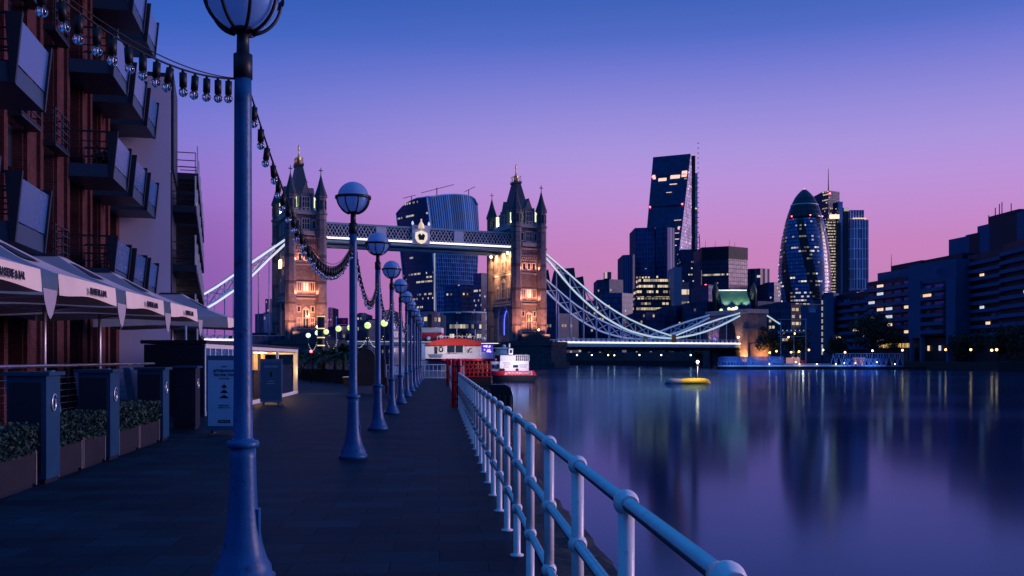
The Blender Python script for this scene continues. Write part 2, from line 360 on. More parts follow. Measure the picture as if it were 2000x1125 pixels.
# river: dark smooth water (long exposure), land far below it reaching the horizon
def water_mat():
    m, t, n, l, b = nodes('river_water')
    b.inputs['Base Color'].default_value = (.0002, .009, .030, 1); b.inputs['Roughness'].default_value = .14; b.inputs['IOR'].default_value = 1.34
    co = n.new('ShaderNodeTexCoord'); mp = n.new('ShaderNodeMapping'); mp.inputs['Scale'].default_value = (.02, .05, 1); l.new(co.outputs['Object'], mp.inputs[0])
    no = n.new('ShaderNodeTexNoise'); no.inputs['Scale'].default_value = 1; no.inputs['Detail'].default_value = 3; l.new(mp.outputs[0], no.inputs['Vector'])
    mr = n.new('ShaderNodeMapRange'); mr.inputs[1].default_value = .35; mr.inputs[2].default_value = .65; mr.inputs[3].default_value = .095; mr.inputs[4].default_value = .13; l.new(no.outputs['Fac'], mr.inputs[0]); l.new(mr.outputs[0], b.inputs['Roughness'])
    # murky tidal water: dark blue body, bluish mirror that strengthens towards grazing view
    b.inputs['Specular IOR Level'].default_value = 0.0; b.inputs['Roughness'].default_value = .9
    for k in list(b.inputs['Roughness'].links): l.remove(k)
    g = n.new('ShaderNodeBsdfGlossy'); g.inputs['Color'].default_value = (.30, .58, 1, 1); l.new(mr.outputs[0], g.inputs['Roughness'])
    fr = n.new('ShaderNodeFresnel'); fr.inputs[0].default_value = 1.24
    ms = n.new('ShaderNodeMixShader'); l.new(fr.outputs[0], ms.inputs[0]); l.new(b.outputs[0], ms.inputs[1]); l.new(g.outputs[0], ms.inputs[2]); l.new(ms.outputs[0], n['Material Output'].inputs['Surface'])
    return m
plan('ground', [(-9000, -2000), (9000, -2000), (9000, 12000), (-9000, 12000)], -6.0, M['earth'])
plan('river', [(-600, -300), (900, -300), (900, 900), (-600, 900)], ZW, water_mat())
RT = .80                                        # right edge of the paving, promenade frame
e0, e1 = P(RT, -12, TP), P(RT, 75.6, TP)
le = W(640, 76); far1 = W(575, 250); far2 = W(470, 620)
south = [(e0.x, e0.y), (e1.x, e1.y), (le.x + 7, le.y + .4), (far1.x + 10, 250), (far2.x, 620), (-900, 900), (-900, -200), (e0.x, -200)]
b = MB(); b.prism(south, -5, 0); o = b.build('promenade', M['paving']); struct(o)
bank = [W(2500, 200), W(1950, 243), W(1760, 305), W(1520, 352), W(1440, 372), W(1100, 470), W(900, 560), W(500, 660)]
nb = MB(); poly = [(p.x, p.y) for p in bank] + [(-900, 900), (-6000, 9000), (8000, 9000), (3000, 200)]
nb.prism(poly, -5.5, .6); o = nb.build('north_bank', M['earth']); struct(o)

# rough stone edge of the quay between the railing and the water
b = MB(); random.seed(3); rows = []
for k in range(0, 250):
    s = -8 + k * .335
    r = []
    for j, t in enumerate((RT - .02, 1.0, 1.2, 1.36, 1.44, 1.46, 1.47)):
        z = (.012, .02, .0, -.05, -.28, -1.2, -3.2)[j]
        jit = 0 if j == 0 else .05
        r.append(P(t + random.uniform(-jit, jit), s + random.uniform(-.08, .08), TP, z + random.uniform(-jit, jit) * .8))
    rows.append(r)
b.ring(rows, close=False, smooth=False)
q = b.build('quay_wall', M['quay']); tag(q, 'rough dark stone quay edge dropping from the railing to the water', 'quay wall')

# ================================================================== RAILING
rail0 = P(.62, 0, TP)
rl_ = thing('railing', 'white painted promenade railing with ball knuckles running beside the water', 'railing', rail0, TP)
b = MB()
b.lathe([(.0, 0), (.055, 0), (.055, .012), (.034, .016), (.029, .03), (.0285, .34)], 16)
for z in (.383, .745, 1.10):
    b.sphere((0, 0, z), .044, 16, 10)
    b.cyl((0, -.062, z), (0, .062, z), .031, n=14)
b.cyl((0, 0, .34), (0, 0, 1.1), .0285, n=16)
post = b.build('post', M['rail'])
first = True
for k in range(-2, 64):
    s = 2.06 + 1.14 * k
    o = post if first else post.copy()
    if not first: COL.objects.link(o)
    first = False
    own(o, rl_); o.location = (0, s, 0)
for z in (.383, .745, 1.10):
    MB().cyl((0, -.6, z), (0, 75, z), .024, n=14).build('rail', M['steel'], rl_)

def ladder_hoop(s, lab, grp='red ladder hoops'):
    t = thing('ladder_hoop', lab, 'ladder hoop', P(.56, s, TP), TP, grp)
    for x in (-.085, .085):
        b = MB(); b.lathe([(.082, 0), (.082, 1.46), (.07, 1.53), (.035, 1.57), (0, 1.58)], 18, (x, 0, 0)); b.build('tube', M['red'], t)
    b = MB()
    for z in (.25, .8, 1.3): MB().box(-.17, .17, -.083, .083, z, z + .035).build('clamp', M['hulld'], t)
    return t
ladder_hoop(31.6, 'nearer thick red ladder hoop standing in the line of the railing')
ladder_hoop(57, 'farther small red ladder hoop on the railing near the white end fence')

# white end fence across the promenade
fc = thing('picket_fence', 'white metal barrier fence across the end of the promenade', 'fence', P(0, 75.2, TP), TP)
for k in range(17): MB().cyl((-4.7 + k * .325, 0, 0), (-4.7 + k * .325, 0, 1.12), .022, n=8).build('picket', M['rail'], fc)
for z in (.12, .62, 1.1): MB().cyl((-4.75, 0, z), (.6, 0, z), .02, n=8).build('rail', M['rail'], fc)

# ================================================================== LAMP POSTS
def lamp_proto():
    t = thing('lamp_post', 'x', 'lamp post', (0, 0, 0), TP, 'globe lamp posts along the promenade')
    b = MB()
    b.lathe([(0, 0), (.225, 0), (.225, .05), (.20, .07), (.195, .12), (.165, .17), (.135, .27), (.113, .40), (.100, .55), (.093, .72), (.089, .88), (.088, .95)], 28)
    b.lathe([(.088, .95), (.108, .955), (.113, .97), (.113, .985), (.105, 1.0), (.078, 1.005), (.068, 1.02), (.064, 1.4), (.060, 3.4), (.058, 3.55)], 28)
    b.build('column', M['pole'], t)
    b = MB(); b.box(.06, .116, -.045, .045, .30, .52); b.build('access_door', M['pole'], t)
    b = MB(); b.lathe([(.058, 3.55), (.066, 3.552), (.066, 3.72), (.045, 3.725), (.042, 3.86), (.075, 3.88), (.09, 3.90), (0, 3.90)], 20); b.build('collar', M['cage'], t)
    b = MB(); b.sphere((0, 0, 4.13), .245, 32, 20); b.build('globe', M['opal'], t)
    b = MB(); R0 = .268; c = 4.13
    for k in range(8):
        a = 2 * math.pi * (k + .5) / 8
        b.tube([(R0 * math.cos(a) * math.sin(q), R0 * math.sin(a) * math.sin(q), c - R0 * math.cos(q)) for q in [R(15 + 75 * i / 9) for i in range(10)]], .0125, 6)
    ringp = [(R0 * math.cos(a), R0 * math.sin(a)) for a in [2 * math.pi * i / 40 for i in range(40)]]
    for dz, rr in ((-.012, .014), (.012, .0)):
        if rr: b.ring([[(x * (1 + f), y * (1 + f), c + dz + g) for x, y in ringp] for f, g in ((.01, -.012), (.06, -.012), (.06, .030), (.01, .030), (.01, -.012))], cap=(False, False))
    b.build('cage', M['cage'], t)
    return t
LAMP_S = [6.98, 15.55, 21.75, 28, 34.3, 40.6, 46.9, 53.2, 59.5, 65.8, 72]
ORD = ['nearest blue globe lamp post cut by the top of the photo', 'second blue globe lamp post, its whole caged globe against the sky', 'third blue globe lamp post from the camera', 'fourth blue globe lamp post from the camera',
       'fifth globe lamp post in the receding row', 'sixth globe lamp post in the receding row', 'seventh globe lamp post in the receding row', 'eighth globe lamp post in the receding row', 'ninth globe lamp post, third from the far end of the row', 'tenth globe lamp post, last but one of the row', 'last and smallest globe lamp post of the row by the white fence']
lp = lamp_proto(); LAMPS = []
for k, s in enumerate(LAMP_S):
    loc = P(-1.36 if k else -1.38, s, TP)
    if k == 0: lp.location = loc; lp['label'] = ORD[0]; o = lp
    else: o = dup(lp, loc, TP + (k * 1.3 if k > 1 else 0), ORD[k])
    LAMPS.append(o)

# festoon strings with bulbs
bulb_g = MB().sphere((0, 0, -.122), .0295, 14, 10).build('bulb', M['bulb'])
bs = MB(); bs.cyl((0, 0, -.09), (0, 0, .0), .0235, n=12); bs.cyl((0, 0, 0), (0, 0, .02), .010, n=8); bs.cyl((0, 0, -.10), (0, 0, -.09), .018, n=10)
bulb_s = bs.build('socket', M['cable']); fb = MB(); fb.cyl((0, 0, -.10), (0, 0, -.14), .004, n=6); fb.sphere((0, 0, -.14), .009, 8, 6); bulb_f = fb.build('filament', M['emblem'])
USED = [False]
def festoon(p0, p1, sag, n, label, group='festoon light strings between the lamp posts', bs_=1.0):
    p0, p1 = Vector(p0), Vector(p1)
    t = thing('festoon_string', label, 'string lights', p0, 0, group)
    f = lambda a: p0.lerp(p1, a) - Vector((0, 0, sag * 4 * a * (1 - a)))
    MB().tube([f(i / 40) - p0 for i in range(41)], .007, 6).build('cable', M['cable'], t)
    if label.startswith('string of clear bulbs from'): MB().tube([p1 - p0, P(-6.9, 14.1, TF, 8.0) - p0], .004, 5).build('stay_wire', M['cable'], t)
    MB().tube([f(i / 40) - p0 + Vector((0, 0, .035 * math.sin(math.pi * i / 40) + .004)) for i in range(41)], .004, 5).build('support_wire', M['cable'], t)
    for k in range(n):
        a = (k + .55) / n; c = f(a) - p0
        if not USED[0]: g, h, q = bulb_g, bulb_s, bulb_f; USED[0] = True
        else:
            g, h, q = bulb_g.copy(), bulb_s.copy(), bulb_f.copy()
            for x in (g, h, q): COL.objects.link(x)
        own(g, t); own(h, g); own(q, g); g.location = c - Vector((0, 0, .02)); g.scale = (bs_,) * 3
        g.rotation_euler = (random.uniform(-.12, .12), random.uniform(-.15, .15), random.uniform(0, 6))
    return t
def lpt(k, z, side=0): v = LAMPS[k].location; return Vector((v.x, v.y, z)) + P(side, 0, TP)
random.seed(11)
festoon(lpt(0, 3.55, -.06), P(-2.28, 4.2, TP, 3.78), .255, 20, 'string of clear bulbs from the nearest lamp post up past the brick balconies')
festoon(lpt(0, 3.46, .05), lpt(1, 3.40, -.02), .74, 31, 'string of clear bulbs hanging between the nearest and second lamp posts')
festoon(lpt(1, 3.36, .04), lpt(2, 3.40), .70, 26, 'string of clear bulbs sagging between the second and third lamp posts')
festoon(lpt(2, 3.36, .03), lpt(3, 3.40), .70, 24, 'string of bulbs sagging between the third and fourth lamp posts')
festoon(lpt(3, 3.36, .03), lpt(4, 3.40), .70, 22, 'string of bulbs sagging between the fourth and fifth lamp posts')
festoon(lpt(4, 3.36, .03), lpt(5, 3.40), .70, 20, 'string of bulbs sagging between the fifth and sixth lamp posts')

# lit globe lamp posts of the side quay beyond the palms
GL = [(602, 655, 104, 'pale green lit globe lamp farthest left above the kiosk', 1), (620, 650, 96, 'pale green lit globe lamp, second from the left above the palms', 1), (637, 648, 91, 'small green lit globe lamp in front of the banded post', 0),
      (661, 642, 82, 'yellow green lit globe lamp just left of the second lamp post', 0), (684, 640, 79, 'lit globe lamp half hidden behind the second lamp post', 0), (718, 635.5, 74, 'bright yellow green globe lamp between the second and third posts', 0), (750.5, 631, 70, 'bright yellow green globe lamp just right of the third post', 0)]
GP = []
for u, v, D, lab, w in GL:
    base = W(u, D, z=0); base.z = (EYE + (700 - v) * D / F) - 4.13
    t = thing('globe_lamp', lab, 'lamp post', base, 0, 'lit globe lamps beyond the palms')
    b = MB(); b.lathe([(.16, 0), (.14, .2), (.08, .6), (.055, 1), (.05, 3.9)], 12); b.build('column', M['cage'], t)
    MB().sphere((0, 0, 4.13), .25, 18, 12).build('globe', M['globe_on2' if w else 'globe_on'], t)
    b = MB(); b.lathe([(.262, 4.11), (.268, 4.12), (.262, 4.13)], 20, cap=(False, False)); b.build('cage', M['cage'], t)
    GP.append(base + Vector((0, 0, 3.4)))
for i, j, lab in ((0, 1, 'lit festoon string between the two palest green globe lamps'), (2, 3, 'lit festoon string above the palms right of the banded post'), (5, 6, 'lit festoon string between the two brightest yellow green globes'), (4, 5, 'lit festoon string left of the bright globe beside the third post')):
    t = thing('lit_festoon', lab, 'string lights', GP[i], 0, 'lit festoon strings beyond the palms')
    f = lambda a: (GP[j] - GP[i]) * a - Vector((0, 0, .95 * 4 * a * (1 - a)))
    MB().tube([f(k / 20) for k in range(21)], .012, 5).build('cable', M['cable'], t)
    b = MB()
    for k in range(1, 16): b.sphere(f(k / 16), .032, 8, 6)
    b.build('bulbs', M['bulb_on'], t)

# ================================================================== PARASOLS ON THE TERRACE
def parasol_proto():
    t = thing('parasol', 'x', 'parasol', (0, 0, 0), TT, 'cream restaurant parasols over the terrace')
    A, B, ZT, ZE, ZV = 2.0, 1.56, 3.66, 2.86, 2.56
    b = MB(); n = 10; a0 = .17
    def pt(i, x, y):                              # i 0..n from cap to eave with a little sag
        f = i / n; k = a0 + (1 - a0) * f
        return (x * k, y * k, ZT + (ZE - ZT) * f - .07 * math.sin(math.pi * f))
    for c0, c1 in (((A, -B), (A, B)), ((A, B), (-A, B)), ((-A, B), (-A, -B)), ((-A, -B), (A, -B))):
        for i in range(n):
            for j in range(8):
                q = []
                for ii, jj in ((i, j), (i, j + 1), (i + 1, j + 1), (i + 1, j)):
                    x = c0[0] + (c1[0] - c0[0]) * jj / 8; y = c0[1] + (c1[1] - c0[1]) * jj / 8
                    p = pt(ii, x, y); sg = .05 * math.sin(math.pi * jj / 8) * math.sin(math.pi * ii / n * .9)
                    q.append((p[0], p[1], p[2] - sg))
                b.face(q, smooth=True)
    b.build('canopy', M['cloth'], t)
    for nm, c0, c1, nx in (('valance', (A, -B), (A, B), (1, 0)), ('valance', (A, B), (-A, B), (0, 1)), ('valance', (-A, B), (-A, -B), (-1, 0)), ('valance', (-A, -B), (A, -B), (0, -1))):
        b = MB(); m = 16; rows = [[], [], []]
        for j in range(m + 1):
            f = j / m; x = c0[0] + (c1[0] - c0[0]) * f; y = c0[1] + (c1[1] - c0[1]) * f
            wv = .007 * math.sin(f * 9.0); lift = .09 * math.sin(math.pi * f) ** 2
            for r_, (z, o_) in enumerate(((ZE + .01, 0), ((ZE + ZV) / 2, .012 + wv), (ZV + lift * .75 - .02, .02 + wv * 1.6))): rows[r_].append((x + nx[0] * o_, y + nx[1] * o_, z))
        b.ring([[(p[0] - nx[0] * .004, p[1] - nx[1] * .004, p[2]) for p in r_] for r_ in rows], close=False)
        v = b.build(nm, M['valance'], t)
        if nx == (1, 0):
            text('BRASSERIE & BAR', .155, M['ink'], v, MX(A + .062, .30, 2.70, (0, 1, 0), (-.05, 0, 1)), sx=.80, bold=.004)
    b = MB(); b.slab([(-.36, 0), (.36, 0), (.29, .035), (-.29, .035)], 'y', -.3, .3)
    b.v = [Vector((p.x, p.y, p.z + ZT - .0)) for p in b.v]; b.build('cap', M['cap'], t)
    b = MB()
    for i0, i1, y0 in ((1.2, 4.4, .55),):
        q = []
        for ii, jj in ((i0, .5 - .26), (i0, .5 + .26), (i1, .5 + .26), (i1, .5 - .26)):
            p = pt(ii, A, -B + 2 * B * jj); q.append((p[0] + .008, p[1], p[2] - .012))
        b.face(q)
    b.build('printed_panel', M['ink'], t)
    MB().cyl((0, 0, 0), (0, 0, ZT), .038, n=16).build('pole', M['alu'], t)
    b = MB(); b.cyl((0, 0, 0), (0, 0, .10), .30, .26, n=20); b.build('base', M['cap'], t)
    b = MB()
    for x, y in ((A, B), (A, -B), (-A, B), (-A, -B)): b.bar((0, 0, 2.55), (x * .98, y * .98, ZE - .05), .03)
    b.build('ribs', M['alu'], t)
    # pointed rain gutter flap that bridges to the next parasol
    b = MB(); q = [(A + .03, B + .02, 2.60), (A + .03, B + .62, 2.60), (A + .03, B + .56, 2.42), (A + .03, B + .42, 2.22), (A + .03, B + .32, 2.16), (A + .03, B + .22, 2.22), (A + .03, B + .08, 2.42)]
    b.face(q); b.face([(p[0] - .01, p[1], p[2]) for p in reversed(q)]); b.build('gutter_flap', M['cloth'], t)
    return t
PAR = [(12.25, 'cream parasol cut by the left edge of the photo'), (16.1, 'cream parasol with the largest legible brasserie lettering on its edge'), (19.9, 'third cream parasol along the terrace, between the two lettered ones'), (23.7, 'fourth cream parasol, its lettered edge in front of the pale wall'), (31.6, 'far cream parasol reaching behind the nearest lamp post')]
pp = parasol_proto()
for k, (D, lab) in enumerate(PAR):
    t_ = -7.05 * math.cos(TT); loc = P(t_, sD(D, t_, TT), TT)
    if k == 0: pp.location = loc; pp['label'] = lab
    else: dup(pp, loc, TT, lab)

# ================================================================== TERRACE EDGE: CABINETS, PLANTERS, BALUSTRADE, SIGNS
def cabinet(D, lab, dark=False):
    t_ = -4.30 * math.cos(TT)
    t = thing('terrace_cabinet', lab, 'cabinet', P(t_, sD(D, t_, TT), TT), TT, 'tall dark blue terrace cabinets')
    b = MB(); b.box(-.47, 0, 0, .52, .06, 1.36); b.build('body', M['cab' if not dark else 'cabdark'], t)
    b = MB(); b.box(-.44, -.05, -.014, -.001, .12, 1.28); b.build('front_panel', M['cabdark'], t)  # dark panel puts the shade of this face into colour
    b = MB(); b.box(-.52, .05, -.05, .57, 1.363, 1.41); b.build('top', M['cab'], t)
    b = MB(); b.box(-.45, -.02, .02, .5, 0, .058); b.build('plinth', M['cabdark'], t)
    # swirl emblem on the promenade side
    b = MB(); pts = []
    for i in range(26):
        a = i / 25 * 2.2 * math.pi + .6; r = .105 - .06 * i / 25
        pts.append((.012, .26 + r * math.cos(a), 1.0 + r * 1.25 * math.sin(a)))
    b.tube(pts, .011, 6); b.build('emblem', M['emblem'], t)
    return t
cabinet(12.2, 'dark blue terrace cabinet with silver swirl, nearest the camera')
cabinet(15.0, 'dark blue terrace cabinet with silver swirl between two hedged planters')
cabinet(18.5, 'third dark blue terrace cabinet, left of the steel pole')
cabinet(21.6, 'black cabinet beside the pale afternoon tea sign', True)

def planter(D0, D1, lab):
    t_ = -4.34 * math.cos(TT); s0, s1 = sD(D0, t_, TT), sD(D1, t_, TT); Ln = s1 - s0
    t = thing('planter', lab, 'planter', P(t_, s0, TT), TT, 'timber planters with clipped hedge')
    b = MB(); b.box(-.42, 0, 0, Ln, .05, .44); b.build('box', M['planter'], t)
    b = MB(); b.box(-.40, -.03, .03, Ln - .03, 0, .048); b.build('plinth', M['cabdark'], t)
    for y in (.0, Ln - .022): MB().box(.001, .014, y, y + .022, .03, .445).build('trim', M['trim'], t)
    b = MB(); random.seed(int(D0 * 10))
    for k in range(2600):
        x, y = random.uniform(-.44, .02), random.uniform(.01, Ln - .01); z = .42 + random.random() * .36
        e = random.random()
        if e < .45: x = .0 + random.uniform(-.05, .045)
        elif e < .75: z = .76 + random.uniform(-.05, .04)
        leaf(b, Vector((x, y, z)), random.uniform(.022, .036))
    b.build('hedge', M['hedge'], t)
    b = MB(); b.box(-.38, -.04, .05, Ln - .05, .42, .70); b.build('soil_and_stems', M['cabdark'], t)
    return t
def leaf(b, c, r, up=0.0):
    d = Vector((random.gauss(0, 1), random.gauss(0, 1), random.gauss(0, 1) + up)).normalized(); a = d.orthogonal().normalized(); e = d.cross(a)
    k = random.random() * 6.28; a, e = a * math.cos(k) + e * math.sin(k), e * math.cos(k) - a * math.sin(k)
    b.face([c - a * r, c - e * r * .55, c + a * r, c + e * r * .55])
planter(10.2, 11.95, 'hedged timber planter at the left edge, left of the nearest cabinet')
planter(12.75, 13.72, 'hedged timber planter just right of the nearest cabinet')
planter(13.78, 14.85, 'hedged timber planter just left of the second cabinet')
planter(15.6, 16.85, 'hedged timber planter just right of the second cabinet')
planter(16.9, 18.35, 'hedged timber planter just left of the third cabinet')

bt = -4.85 * math.cos(TT)
ba = thing('balustrade', 'steel handrail on leaning flat posts with taut wires behind the planters', 'balustrade', P(bt, 0, TT), TT)
for k in range(9):
    y = 9.2 + k * 1.45
    MB().slab([(-.02, 0), (.10, 0), (-.10, 1.40), (-.24, 1.40)], 'y', y, y + .16).build('post', M['signf'], ba)
MB().tube([(-.16, 8, 1.47), (-.16, 21.5, 1.47)], .026, 12).build('handrail', M['steel'], ba)
for k in range(7): MB().tube([(.06 - .22 * (.75 + k * .09) / 1.4, 8.5, .72 + k * .095), (.06 - .22 * (.75 + k * .09) / 1.4, 21.4, .72 + k * .095)], .004, 5).build('wire', M['steel'], ba)

# steel poles of the far terrace awning
for u, D, lab in ((363, 27.5, 'slim steel post standing right of the far parasol pole'), (385, 30, 'slim steel post left of the pale afternoon tea sign')):
    loc = W(u, D, z=0); t = thing('awning_post', lab, 'post', loc, TT, 'slim steel awning posts')
    MB().cyl((0, 0, 0), (0, 0, 2.5), .03, n=12).build('shaft', M['alu'], t); MB().cyl((0, 0, 0), (0, 0, .03), .09, n=14).build('foot', M['cap'], t)

def sign(name, u, D, w, h, lab, rot, panel, frame):
    t = thing(name, lab, 'menu sign', W(u, D, z=0), rot)
    MB().box(0, w, 0, .05, .08, h).build('frame', frame, t)
    MB().box(.035, w - .035, -.006, -.001, .17, h - .10).build('poster', panel, t)
    for x in (.12, w - .12): MB().cyl((x, -.18, 0), (x, .24, .0), .02, n=8).build('foot', M['cabdark'], t); 
    b = MB()
    for x in (.12, w - .12): b.box(x - .02, x + .02, .0, .05, .0, .079)
    b.build('legs', M['cabdark'], t)
    return t
s1 = sign('menu_sign', 403, 20.3, .80, 1.64, 'tall pale sign board reading afternoon tea for two left of the nearest lamp', -.05, M['signw'], M['signf'])
po = [k for k in kids(s1) if k.name.startswith('poster')][0]
def line(body, size, x, z, m=M['ink'], sx=1.0, par=None, bold=0): text(body, size, m, par or po, MX(x, -.012, z, (1, 0, 0), (0, 0, 1)), sx=sx, bold=bold)
cx = .38
line('CLASSIC', .035, cx, 1.41); line('AFTERNOON', .078, cx, 1.32, sx=1.0, bold=.0015); line('TEA FOR TWO', .068, cx, 1.235, sx=1.0, bold=.0015); line('AT BUTLERS', .04, cx, 1.16)
b = MB()                                       # printed cake stand
for z, w in ((.97, .13), (.86, .17), (.75, .21)):
    b.slab([(cx - w / 2, z), (cx + w / 2, z), (cx + w * .36, z + .025), (cx + w * .12, z + .06), (cx - w * .12, z + .06), (cx - w * .36, z + .025)], 'y', -.012, -.007)
b.slab([(cx - .004, .75), (cx + .004, .75), (cx + .004, 1.07), (cx - .004, 1.07)], 'y', -.0115, -.0075); b.build('printed_cake_stand', M['ink'], po)
line('SERVED DAILY', .035, cx, .60); line('FROM 2PM TO 5PM', .03, cx, .55)
b = MB(); b.box(cx - .13, cx + .13, -.011, -.007, .235, .30); b.build('printed_label', M['ink'], po); text('BOOK NOW', .036, M['signw'], po, MX(cx, -.016, .268, (1, 0, 0), (0, 0, 1)))
s2 = sign('menu_sign', 508, 33.2, .74, 1.56, 'dark blue cocktails sign board in front of the lit kiosk', .03, M['signb'], M['signf'])
p2_ = [k for k in kids(s2) if k.name.startswith('poster')][0]
line('COCKTAILS', .085, .37, 1.30, M['signw'], par=p2_)
b = MB(); b.slab([(.33, .96), (.41, .96), (.40, 1.10), (.385, 1.13), (.355, 1.13), (.34, 1.10)], 'y', -.012, -.007); b.build('printed_drink', M['ink'], p2_)
line('CLASSICS  9', .04, .37, .80, M['signw'], par=p2_); line('SIGNATURES  11', .04, .37, .72, M['signw'], par=p2_)

# ================================================================== GLAZED KIOSK
kt = -6.4; ks0 = sD(26.6, kt, TP); KL = sD(44, kt, TP) - ks0
kk = thing('kiosk', 'long low white framed kiosk with warm light inside its far end', 'kiosk', P(kt, ks0, TP), TP)
H = 1.96; b = MB()
b.box(-1.6, -1.45, KL - .14, KL, 0, H); b.box(-1.44, -.08, KL - .14, KL, H - .2, H - .101); b.box(-.16, .024, KL - .14, KL, .0, H - .101); b.build('end_frame', M['white'], kk)
for y in [0, .55, 1.2, 2.0] + [2.9 + .62 * k for k in range(7)] + [KL - .16, KL - 5.4]: MB().box(-.06, .02, y, y + (.16 if y > 7 else .06), .12, H - .1).build('mullion', M['white'], kk)
MB().box(-.07, .03, 0, KL + .01, H - .1, H + .02).build('fascia', M['white'], kk); MB().box(-.07, .03, 0, KL + .01, 0, .118).build('sill', M['white'], kk)
MB().box(-1.7, .06, -.05, KL + .06, H + .022, H + .12).build('roof', M['dkmetal'], kk)
MB().box(-.03, -.018, .06, 6.6, .12, H - .1).build('glass', M['bglass'], kk)
warm = mat('warm_boards', (.62, .40, .17), .6, var=.3, scale=5)
MB().box(-1.6, -1.5, 0, KL - .15, 0, H - .01).build('back_wall', M['cabdark'], kk); MB().box(-1.49, -.08, 6.91, KL - .15, H - .13, H - .012).build('ceiling', warm, kk)
MB().box(-1.6, -.0, -.06, -.002, 0, H).build('near_wall', M['dkmetal'], kk)
for y, w_ in ((9.0, 1.1), (11.6, 1.3), (KL - 2.9, .9), (KL - 1.2, 1.0)): MB().box(-1.47, -1.40, y, y + w_, .05, H - .2).build('lit_panel', warm, kk)
MB().box(-1.49, -.08, 6.8, 6.9, 0, H - .1).build('partition', M['cabdark'], kk)
for y in (9, 12.4): MB().box(-1.0, -.9, y, y + 2.3, H - .17, H - .12).build('strip_light', glow('kiosk_tube', (1, .74, .40), 7), kk)
for k in range(4):
    t2 = MB(); x, y = -.55 - .25 * (k % 2), KL - 3.6 + k * .8
    t2.cyl((x, y, .82), (x, y, .86), .24, n=18)
    for a in range(4): t2.bar((x + .18 * math.cos(a * 1.57), y + .18 * math.sin(a * 1.57), 0), (x + .14 * math.cos(a * 1.57), y + .14 * math.sin(a * 1.57), .82), .025)
    t2.build('bar_stool', M['cabdark'], kk)
b = MB(); b.box(-1.3, -1.05, KL - 4.8, KL - .8, 0, 1.05); b.box(-1.35, -1.0, KL - 4.9, KL - .7, 1.05, 1.1); b.build('bar_counter', M['planter'], kk)
for y, p in ((9.4, 30), (13.5, 38), (KL - 1.2, 60)):
    li = bpy.data.lights.new('kiosk_lamp', 'POINT'); li.energy = p; li.color = (1, .62, .26); li.shadow_soft_size = .15
    o = bpy.data.objects.new('kiosk_lamp', li); COL.objects.link(o); own(o, kk); o.location = (-.8, y, H - .3)

lamp_ = bpy.data.lights.new('kiosk_spill', 'SPOT'); lamp_.energy = 420; lamp_.color = (1, .50, .20); lamp_.spot_size = R(75); lamp_.spot_blend = .8; lamp_.shadow_soft_size = .1
o = bpy.data.objects.new('kiosk_spill', lamp_); COL.objects.link(o); own(o, kk); o.location = (-.6, KL - .6, 1.3); o.rotation_euler = Vector((1, .04, -.38)).to_track_quat('-Z', 'Y').to_euler()
# dark covered barrow, palms in tubs, banded post, flag
t = thing('covered_barrow', 'dark hooded barrow on short legs between the second and third lamp posts', 'barrow', W(716, 44.5, z=0), TP)
MB().box(-1.0, .95, -.5, .5, .34, .72).build('platform', M['cabdark'], t); MB().box(-1.04, -.78, -.52, .52, .722, .745).build('edge_highlight', M['white'], t)  # white strip stands in for the highlight on the platform's left edge
for x in (.35, .9): MB().box(x - .035, x + .035, -.42, -.35, 0, .338).build('leg', M['cabdark'], t)
for x in (-.85, .9): MB().box(x - .035, x + .035, .35, .42, 0, .338).build('leg', M['cabdark'], t)
b = MB(); arc = [(-.45, .725)] + [(-.42 + .86 * (.5 - .5 * math.cos(a)), 1.5 + .52 * math.sin(a)) for a in [math.pi * i / 12 for i in range(13)]] + [(.47, .725)]
b.slab(arc, 'y', -.42, .42); b.build('hood', M['cabdark'], t); MB().box(.5, .85, -.35, .35, .725, 1.55).build('crate', M['cabdark'], t)

def palm(u, D, h, lab, seed):
    random.seed(seed)
    t = thing('potted_palm', lab, 'palm', W(u, D, z=0), 0, 'palms in dark tubs beyond the kiosk')
    b = MB(); b.prism([(-.55, -.55), (.55, -.55), (.55, .55), (-.55, .55)], 0, .85); b.build('tub', M['tub'], t)
    b = MB(); b.lathe([(.0, .8), (.14, .8), (.11, 1.2), (.12, h * .55), (.15, h * .62), (.0, h * .63)], 10); b.build('trunk', M['bark'], t)
    b = MB(); c = Vector((0, 0, h * .62))
    for k in range(44):
        a = random.random() * 6.28; el = random.uniform(-.35, 1.25); Lf = random.uniform(.8, 1.2) * h * .50; prev = None
        for i in range(9):
            f = i / 8; r = Lf * f; z = math.sin(el) * r - .55 * Lf * f * f; x = math.cos(el) * r
            p = c + Vector((math.cos(a) * x, math.sin(a) * x, z))
            if prev is not None:
                d = (p - prev).normalized(); sd = d.cross(Vector((0, 0, 1))).normalized(); w = Lf * .26 * (1.05 - f)
                for sg in (-1, 1):
                    q = p + sd * sg * w + d * w * .5 - Vector((0, 0, w * .45)); b.face([prev, p, q])
            prev = p
    b.build('fronds', M['palm'], t)
for args in ((588, 74, 2.6, 'leftmost potted palm, right beside the lit kiosk', 1), (610, 70, 2.7, 'potted palm under the pale green globes', 2), (634, 67, 2.75, 'potted palm below the black and yellow banded post', 3), (655, 65, 2.8, 'bushy potted palm in the middle of the row', 4), (672, 62, 3.1, 'tallest potted palm, left of the second lamp post', 5), (701, 70, 3.0, 'potted palm just right of the second lamp post', 6)): palm(*args)
t = thing('banded_post', 'black post with yellow bands in front of the left bridge tower', 'post', W(627, 92, z=0), 0)
MB().cyl((0, 0, 0), (0, 0, 5.7), .34, n=20).build('shaft', M['cage'], t)
for z in (2.0, 2.75, 3.5, 4.35, 5.5): MB().cyl((0, 0, z), (0, 0, z + .10), .365, n=20).build('band', glow('yellow_band_glow', (1, .75, .12), .9), t)  # bands are no lamps, their brightness is put in as glow
